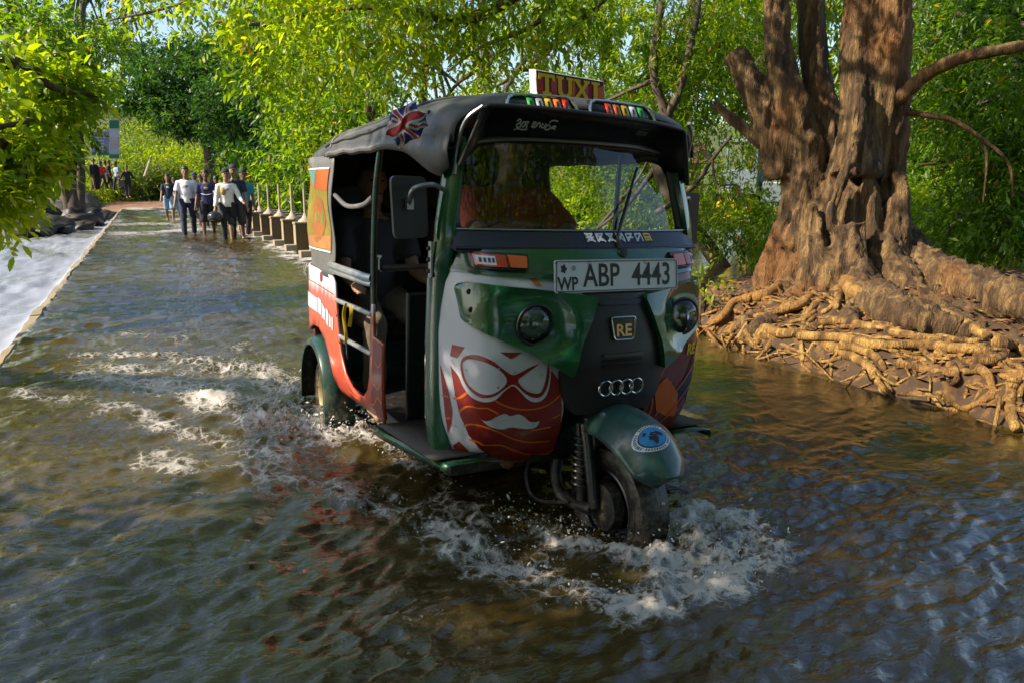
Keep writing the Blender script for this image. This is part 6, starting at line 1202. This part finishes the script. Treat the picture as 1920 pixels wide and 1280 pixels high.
# walkers on the causeway: (u, v of the feet, height, ...)
WALK = [
 (320, 413, 1.72, dict(shirt=(.020, .026, .05), pants=(.20, .30, .42), leg='short', extra=[('logo', (.6, .62, .65))], skin=0), 'person in navy printed t-shirt and pale blue shorts, leftmost walker'),
 (332, 411, 1.62, dict(shirt=(.70, .73, .80), pants=(.22, .36, .52), leg='knee', cap=(.03, .03, .04), skin=1), 'person in pale t-shirt, dark cap and light blue trousers behind the tall walker'),
 (356, 441, 1.80, dict(shirt=(.78, .76, .76), pants=(.018, .022, .05), leg='long', extra=[('logo', (.45, .35, .34))], skin=0, pose=dict(sw=(.26, -.18), aR=(-.12, .16, .25), aL=(.1, .2, .5))), 'tall person in white t-shirt and navy trousers walking in front'),
 (371, 427, 1.70, dict(shirt=(.03, .04, .09), pants=(.03, .03, .05), cap=(.02, .03, .08), skin=1), 'person in dark blue half hidden behind the tall white shirted walker'),
 (383, 424, 1.66, dict(shirt=(.42, .42, .46), pants=(.05, .05, .06), cap=(.012, .012, .014), skin=1), 'person with black cap half hidden beside the jersey wearer'),
 (393, 441, 1.72, dict(shirt=(.022, .026, .085), pants=(.012, .012, .013), leg='knee', extra=[('stripe', (.6, .6, .6)), ('logo', (.45, .30, .10))], skin=1, pose=dict(sw=(.2, -.22), aR=(.15, .62, 1.2), aL=(.05, .18, .35))), 'person in navy jersey and black shorts with a helmet on the arm'),
 (411, 425, 1.62, dict(shirt=(.60, .58, .60), pants=(.10, .09, .08), skin=1, hair='long'), 'person in white half hidden behind the two front walkers'),
 (431, 450, 1.70, dict(shirt=(.74, .71, .62), sleeve='long', pants=(.012, .012, .014), cap=(.012, .012, .014), extra=[('panel', (.42, .26, .08)), ('logo', (.30, .42, .55))], skin=2, pose=dict(sw=(.22, -.16), kn=(.1, .3), aR=(.25, .34, .9), aL=(.1, .20, .45))), 'person in cream long sleeved shirt and black trousers with black cap'),
 (446, 449, 1.80, dict(shirt=(.022, .026, .045), pants=(.05, .05, .055), leg='knee', cap=(.02, .02, .024), extra=[('strap', (.02, .03, .04)), ('logo', (.5, .52, .55))], skin=2, shoe=(.5, .5, .5), pose=dict(sw=(.15, -.22))), 'person with beard cap and backpack straps behind the cream shirt'),
 (462, 443, 1.72, dict(shirt=(.03, .24, .33), pants=(.014, .014, .016), cap=(.015, .015, .018), extra=[('logo', (.55, .55, .6))], skin=1, pose=dict(sw=(.2, -.2), aL=(.3, .3, .9))), 'person in turquoise shirt nearest the sluice piers'),
]
HOLD = {}
for k, (u, v, h, kw, lab) in enumerate(WALK):
    if 'pose' not in kw: q = random.Random(k); a = q.uniform(.12, .3)*(1 if k % 2 else -1); kw['pose'] = dict(sw=(a, -a), kn=(.12 if a > 0 else .35, .35 if a > 0 else .12), aL=(-a, .14, .3), aR=(a, .14, .3))
    HOLD[k] = figure('person', lab, ground_at(u, v), FACE+random.uniform(-.15, .15), h, vox=.019, group='walkers on the causeway', **kw)[1]
BANK = [
 (180, 308, 358, 51, dict(dress=(.010, .010, .012), hair='long', skin=1), 'person in a long black dress standing nearest the left trunk'),
 (194, 312, 357, 51, dict(shirt=(.50, .018, .016), pants=(.02, .022, .03), skin=1), 'person in a red shirt standing on the left bank'),
 (201, 311, 356, 52.5, dict(shirt=(.12, .055, .025), pants=(.16, .12, .07), skin=1), 'person in brown partly hidden behind the red shirt'),
 (208, 310, 356, 51, dict(shirt=(.012, .014, .022), pants=(.010, .010, .012), skin=1), 'person in black clothes on the left bank below the sign'),
 (222, 313, 361, 50, dict(shirt=(.24, .33, .48), pants=(.012, .013, .02), skin=1), 'person in light blue shirt and black trousers on the bank'),
 (242, 320, 372, 47.5, dict(shirt=(.012, .012, .016), pants=(.012, .012, .014), sleeve='long', skin=1, pose=dict(sw=(.1, -.14), aR=(-.1, .5, .9), aL=(.1, .55, .15))), 'person in black at the road edge carrying a bag'),
]
for k, (u, v0, v1, d, kw, lab) in enumerate(BANK):
    p = D(u, v1, d); hh = (v1-v0)/1465*d*1.02
    figure('person', lab, p, FACE+[.4, -.6, 2.2, 1.4, -1.0, .3][k], max(1.5, min(1.82, hh)), vox=.026, group='people on the left bank', **kw)
    BANK[k] = p
# a flat stony shelf under the people on the bank
rows = []
for x in np.linspace(-9.0, -2.2, 26):
    rr = []
    for y in np.linspace(44.0, 56, 24):
        z = float(np.interp(y, [44, 46.2, 48.0, 50, 51, 56], [-.2, .18, .58, .79, .84, 1.0]))*float(np.interp(x, [-9, -3.6, -2.8, -2.2], [1, 1, .92, .2])) + .05*float(fbm(np.array(x*1.7), np.array(y*1.7), o=3, s=401))
        rr.append(Vector((x, y, z-.03)))
    rows.append(rr)
tag(obj('stony_bank', MB().grid(rows), simple('bank_stone', (.10, .075, .055), .9, var=.5, scale=2.5, bump=.8, bscale=8, dirt=((.05, .07, .02), 1.5, .52))), kind='structure')

# helmets and bags in hands
mHel = [simple('helmet_black', (.012, .012, .014), .25, coat=.5), simple('helmet_grey', (.06, .05, .045), .35, coat=.4), simple('helmet_silver', (.35, .37, .40), .3, coat=.4)]
def helmet(c, r, m, lab, tilt=0.0):
    t = empty('motorcycle_helmet', c, random.uniform(0, 6), lab, 'helmet', 'helmets carried by the walkers'); rows = []
    for j in range(12):
        a = lerp(0, 2.25, j/11); rows.append([Vector((r*math.sin(a)*math.cos(b)*.92, r*math.sin(a)*math.sin(b)*1.08, r*math.cos(a))) for b in np.linspace(0, 2*math.pi, 25)[:-1]])
    obj('shell', MB().grid(rows, closed=True), m, t, solid=.012)
    obj('visor', MB().grid([[Vector((r*1.03*math.sin(a)*math.cos(b)*.92, r*1.03*math.sin(a)*math.sin(b)*1.08, r*1.03*math.cos(a))) for b in np.linspace(.75, 2.4, 12)] for a in np.linspace(1.15, 1.75, 6)]), mBlackGloss, t, solid=.005)
    obj('rim', MB().ring((0, 0, -r*.63), (0, 0, 1), r*.74, .012, 24, 6), mRubber, t)
    t.rotation_euler = (tilt, .2, t.rotation_euler[2]); return t
helmet(HOLD[2][-1][2]+Vector((0, 0, -.10)), .135, mHel[1], 'brownish helmet hanging from the hand of the tall white shirted walker', .3)
helmet(HOLD[5][-1][1]+Vector((-.02, -.05, -.10)), .14, mHel[2], 'dark and silver helmet held against the navy jersey', .5)
helmet(HOLD[7][1][2]+Vector((0, -.02, -.12)), .14, mHel[0], 'black helmet hanging below the cream sleeve', .2)
helmet(HOLD[9][1][2]+Vector((0, -.02, -.10)), .14, mHel[0], 'black helmet held by the person in turquoise', .4)
p = Vector(BANK[5]); tag(obj('shoulder_bag', MB().box(p+Vector((-.30, -.05, .78)), (.30, .16, .34)).tube([p+Vector((-.40, -.05, .92)), p+Vector((-.22, -.02, 1.30)), p+Vector((-.20, .0, .95))], .012, 6), cloth((.11, .08, .08)), bevel=.03), 'grey brown bag hanging at the side of the person in black', 'bag')

# driver and passenger
TM = Matrix.Translation(TUK.location) @ TUK.rotation_euler.to_matrix().to_4x4()
def seated(name, label, vx, vy, vz, **kw):
    q = TM @ Vector((vx, vy, vz)); r_, j = figure(name, label, (0, 0, 0), 0, **kw); r_.matrix_world = Matrix.Translation(q) @ TUK.rotation_euler.to_matrix().to_4x4() @ Matrix.Rotation(-math.pi/2, 4, 'Z'); return r_
seated('person', 'driver in a dark red shirt behind the windscreen', 1.17, -.10, .02, h=1.62, skin=1, shirt=(.26, .016, .010), pants=(.02, .02, .03), vox=.014, lean=.12, pose=dict(sit=1, pz=.92, sw=(1.25, 1.25), kn=(1.35, 1.35), spread=.08, aL=(.95, .18, .45), aR=(.95, .18, .45), ein=-.3))
seated('person', 'passenger in brown trousers sitting behind the side rails', .02, -.30, -.20, h=1.62, skin=2, shirt=(.05, .05, .055), pants=(.13, .10, .065), vox=.014, lean=-.12, pose=dict(sit=1, pz=.98, sw=(1.42, 1.42), kn=(1.40, 1.42), spread=.03, aL=(.5, .1, .9), aR=(.5, .12, .9)))
seated('person', 'passenger in dark clothes on the far side of the bench', .0, .24, -.20, h=1.62, skin=1, shirt=(.03, .035, .05), pants=(.03, .03, .04), vox=.016, lean=-.12, pose=dict(sit=1, pz=.98, sw=(1.42, 1.42), kn=(1.40, 1.42), spread=.03, aL=(.5, .1, .9), aR=(.5, .12, .9)))

# the crumpled flag tied to the canopy
fl = MB(); nu, nv = 60, 36; V = []; F_ = []; MI = []
for j in range(nv+1):
    for i in range(nu+1):
        a, b = i/nu*2-1, j/nv*2-1; r2 = a*a+b*b
        x = .074*a*(1-.12*b*b)+.006*math.sin(b*5+a*3); z = .060*b*(1-.18*a*a)+.006*math.sin(a*5-b*4); y = -.045*(1-min(1, r2*.5))-.006*math.sin(a*7+b*4)-.004*math.sin(b*9-a*6)
        V.append(Matrix.Rotation(rad(48), 3, 'Z') @ Matrix.Rotation(rad(-36), 3, 'Y') @ Vector((x, y, z)))
def jack(a, b):        # 0 blue 1 white 2 red ; a -1..1, b -1..1 with a 2:1 flag
    if abs(a) < .10 or abs(b) < .20: return 2
    if abs(a) < .165 or abs(b) < .33: return 1
    d = abs(abs(a)-abs(b))/1.118; sgn = (abs(b)-abs(a))*(1 if a*b > 0 else -1)
    if d < .075: return 2
    if d < .21: return 1
    return 0
for j in range(nv):
    for i in range(nu): F_.append((j*(nu+1)+i, j*(nu+1)+i+1, (j+1)*(nu+1)+i+1, (j+1)*(nu+1)+i)); MI.append(jack((i+.5)/nu*2-1, (j+.5)/nv*2-1))
me = bpy.data.meshes.new('flag'); me.from_pydata([tuple(v) for v in V], [], F_)
for m in (simple('flag_blue', (.012, .030, .16), .7, var=.15), simple('flag_white', (.55, .54, .58), .7, var=.08), simple('flag_red', (.36, .022, .022), .7, var=.1)): me.materials.append(m)
for p_, mi in zip(me.polygons, MI): p_.material_index = mi; p_.use_smooth = True
FLG = link('flag', me); FLG.matrix_world = TM @ Matrix.Translation((1.48, -.632, 1.535)); k = FLG.modifiers.new('s', 'SOLIDIFY'); k.thickness = .004
tag(FLG, 'crumpled red white and blue flag tied to the canopy edge', 'flag')
# ============================================================ small things
# road sign boards on the far bank
sb = empty('road_sign', D(206, 346, 57), 0, 'white and purple information board on a post by the far road', 'sign'); sb.location.z = 1.0
mSW = simple('board_white', (.52, .50, .62), .5, var=.1); mSP = simple('board_purple', (.26, .24, .50), .5, var=.2, scale=1.5); mSG = simple('board_green', (.03, .17, .11), .5, var=.1)
dx = (D(223, 262, 57)-D(175, 262, 57)).normalized(); inv = -Vector(sb.location)
def board(nm, u0, v0, u1, v1, m, off, th=.06):
    a, b, c, d = (D(u, v, 57-off) for u, v in ((u0, v0), (u1, v0), (u1, v1), (u0, v1))); o = obj(nm, MB().poly([a, b, c, d], (0, th, 0)), m, sb, smooth=False); o.location = inv; return o
board('board', 172, 247, 205, 292, mSP, 0); board('board', 204, 225, 224, 298, mSW, 0)
board('board_stripe', 205, 226, 223, 241, mSG, .03, .02); board('board_stripe', 205, 290, 223, 297, mSG, .03, .02); board('board_stripe', 173, 286, 204, 291, mSG, .03, .02)
board('board_picture', 206, 279, 222, 289, simple('board_blue', (.36, .46, .60), .5, var=.2, scale=3), .03, .02); board('board_picture', 206, 258, 222, 277, simple('board_pink', (.50, .40, .46), .5, var=.3, scale=3), .03, .02)
for k in range(6): board('text_line', 176, 252+5.6*k, 201-3*(k % 3), 254+5.6*k, mSW, .03, .02)
for u in (180, 212): o = obj('post', MB().tube([D(u, 250, 57.1), Vector((D(u, 250, 57.1).x, D(u, 250, 57.1).y, .8))], .06, 8), mSteel, sb); o.location = inv
# leaning bare pole on the slope
tag(obj('bare_pole', MB().tube([D(271, 332, 56), D(284, 293, 57)], [.09, .07], 8), simple('pale_wood', (.34, .28, .18), .8)), 'pale bare pole leaning on the sunlit slope', 'pole')
# little stump with leaves at the left end of the island
p = G(1312, 612, 0.0); st_ = empty('sapling', p, 0, 'thin dark stump with leafy shoots left of the great tree', 'sapling')
o = obj('stem', limb_mesh([([p-Vector((0, 0, .2)), p+Vector((0, 0, .12)), D(1316, 560, p.xy.length), D(1314, 530, p.xy.length)], .055, .035)], 8), mBark, st_); o.location = -p
c = link('foliage', leaf_mesh('foliage', [bl(1320, 520, p.xy.length, .14, .10), bl(1300, 505, p.xy.length, .10, .10)], 34, 6, .10, seed=400, det=4, tl=.2, droop=-.2, wid=.25, tint=(.4, .97)), mLeafY, st_); c.location = -p
# a small parked tractor and a shed glimpsed through the far trees
p = Vector(D(1410, 400, 17.5)); p.z = .35; tr = empty('tractor', p, rad(25), 'small grey blue tractor half hidden in foliage across the pool', 'tractor')
mTr = simple('tractor_grey', (.10, .13, .17), .4); obj('hood', MB().box((0, -.75, .75), (.5, 1.0, .45)), mTr, tr, bevel=.05); obj('cab', MB().box((0, .15, .95), (.75, .75, .5)).tube([(-.35, .45, 1.1), (-.35, .45, 1.75)], .03, 6).tube([(.35, .45, 1.1), (.35, .45, 1.75)], .03, 6).tube([(-.35, -.2, 1.1), (-.35, -.2, 1.75)], .03, 6).tube([(.35, -.2, 1.1), (.35, -.2, 1.75)], .03, 6), mTr, tr, bevel=.02); obj('roof', MB().box((0, .12, 1.78), (.95, 1.0, .07)), mTr, tr, bevel=.02)
for sx in (-.52, .52):
    for yy, r_ in ((.35, .42), (-.95, .28)): w_ = obj('wheel', MB().ring((sx, yy, r_), (1, 0, 0), r_*.78, r_*.24, 24, 8), mRubber, tr); obj('rim', MB().lathe([(0, .05), (r_*.5, .05), (r_*.58, 0), (r_*.5, -.05), (0, -.05)], (sx, yy, r_), (1, 0, 0), 16), mYellow, w_)
p = Vector(D(1170, 400, 30)); p.z = .2; sh_ = empty('roadside_shed', p, rad(-20), 'low pale shed across the pool glimpsed through the windscreen', 'shed')
obj('wall', MB().box((0, 0, .9), (5, 3, 1.8)), simple('shed_wall', (.42, .30, .25), .8), sh_, smooth=False); obj('roof', MB().poly([(-2.9, -1.9, 1.8), (-2.9, 0, 2.6), (-2.9, 1.9, 1.8)], (5.8, 0, 0)), simple('shed_roof', (.16, .07, .05), .8), sh_, smooth=False); obj('door', MB().box((.4, -1.52, .75), (.8, .06, 1.5)), mBark, sh_, smooth=False)

# splash: droplets and torn strands of water thrown up by the wheels
r = np.random.default_rng(5); PTS = []; 
def spray(path, n, spread, zmax, rmin, rmax):
    P = np.array([(p.x, p.y) for p in spline([(a, b, 0) for a, b in path], 6)]); k = r.integers(0, len(P), n)
    xy = P[k]+r.normal(0, spread, (n, 2)); z = np.abs(r.normal(0, zmax*.5, n))+.005; rr = rmin+(rmax-rmin)*r.random(n)**5
    PTS.append(np.column_stack([xy, z, rr]))
spray([(1.60, 2.0), (1.80, 2.10), (1.85, 1.95), (1.68, 1.82), (1.46, 1.80)], 577, .055, .10, .001, .0055); spray([(1.60, 1.98), (1.48, 2.03), (1.32, 2.16), (1.22, 2.36), (1.08, 2.52)], 577, .045, .11, .001, .005)
spray([(1.3, 1.80), (1.16, 1.85), (1.07, 2.02), (.98, 2.3), (.85, 2.6), (.70, 2.9)], 461, .05, .07, .001, .005); spray([(.87, 4.02), (.70, 3.82), (.58, 3.9), (.5, 4.25)], 731, .09, .12, .0015, .008); spray([(.95, 3.8), (.95, 3.6), (1.0, 3.3), (1.06, 2.9)], 346, .05, .09, .0015, .006); spray([(.5, 4.3), (.3, 4.7), (.0, 5.2)], 269, .08, .05, .0015, .007); spray([(.74, 4.7), (.6, 5.4), (.3, 5.75)], 269, .1, .06, .0015, .008)
PT = np.concatenate(PTS); bm = bmesh.new(); bmesh.ops.create_icosphere(bm, subdivisions=1, radius=1); iv = np.array([v.co[:] for v in bm.verts]); fi = np.array([[v.index for v in f.verts] for f in bm.faces]); bm.free()
n = len(PT); st_ = r.normal(size=(n, 3)); st_[:, 2] = np.abs(st_[:, 2]); st_ /= np.linalg.norm(st_, axis=1)[:, None]; el_ = np.where(r.random(n) < .25, r.uniform(1.2, 3.0, n), r.uniform(.1, .6, n))
VV = iv[None]*PT[:, 3][:, None, None]; VV = VV+(VV @ st_[:, :, None])*st_[:, None, :]*el_[:, None, None]+PT[:, None, :3]
dm = np_mesh('water_spray', VV.reshape(-1, 3), (np.arange(n)[:, None, None]*len(iv)+fi[None]).reshape(-1, 3))
mDrop, N_, L_, P_ = newmat('spray_water'); P_.inputs['Base Color'].default_value = (.72, .70, .68, 1); P_.inputs['Roughness'].default_value = .12; P_.inputs['Transmission Weight'].default_value = .45; P_.inputs['IOR'].default_value = 1.33
tag(link('water_spray', dm, mDrop), 'droplets of muddy water thrown up around the wheels', 'water spray', kind='stuff')
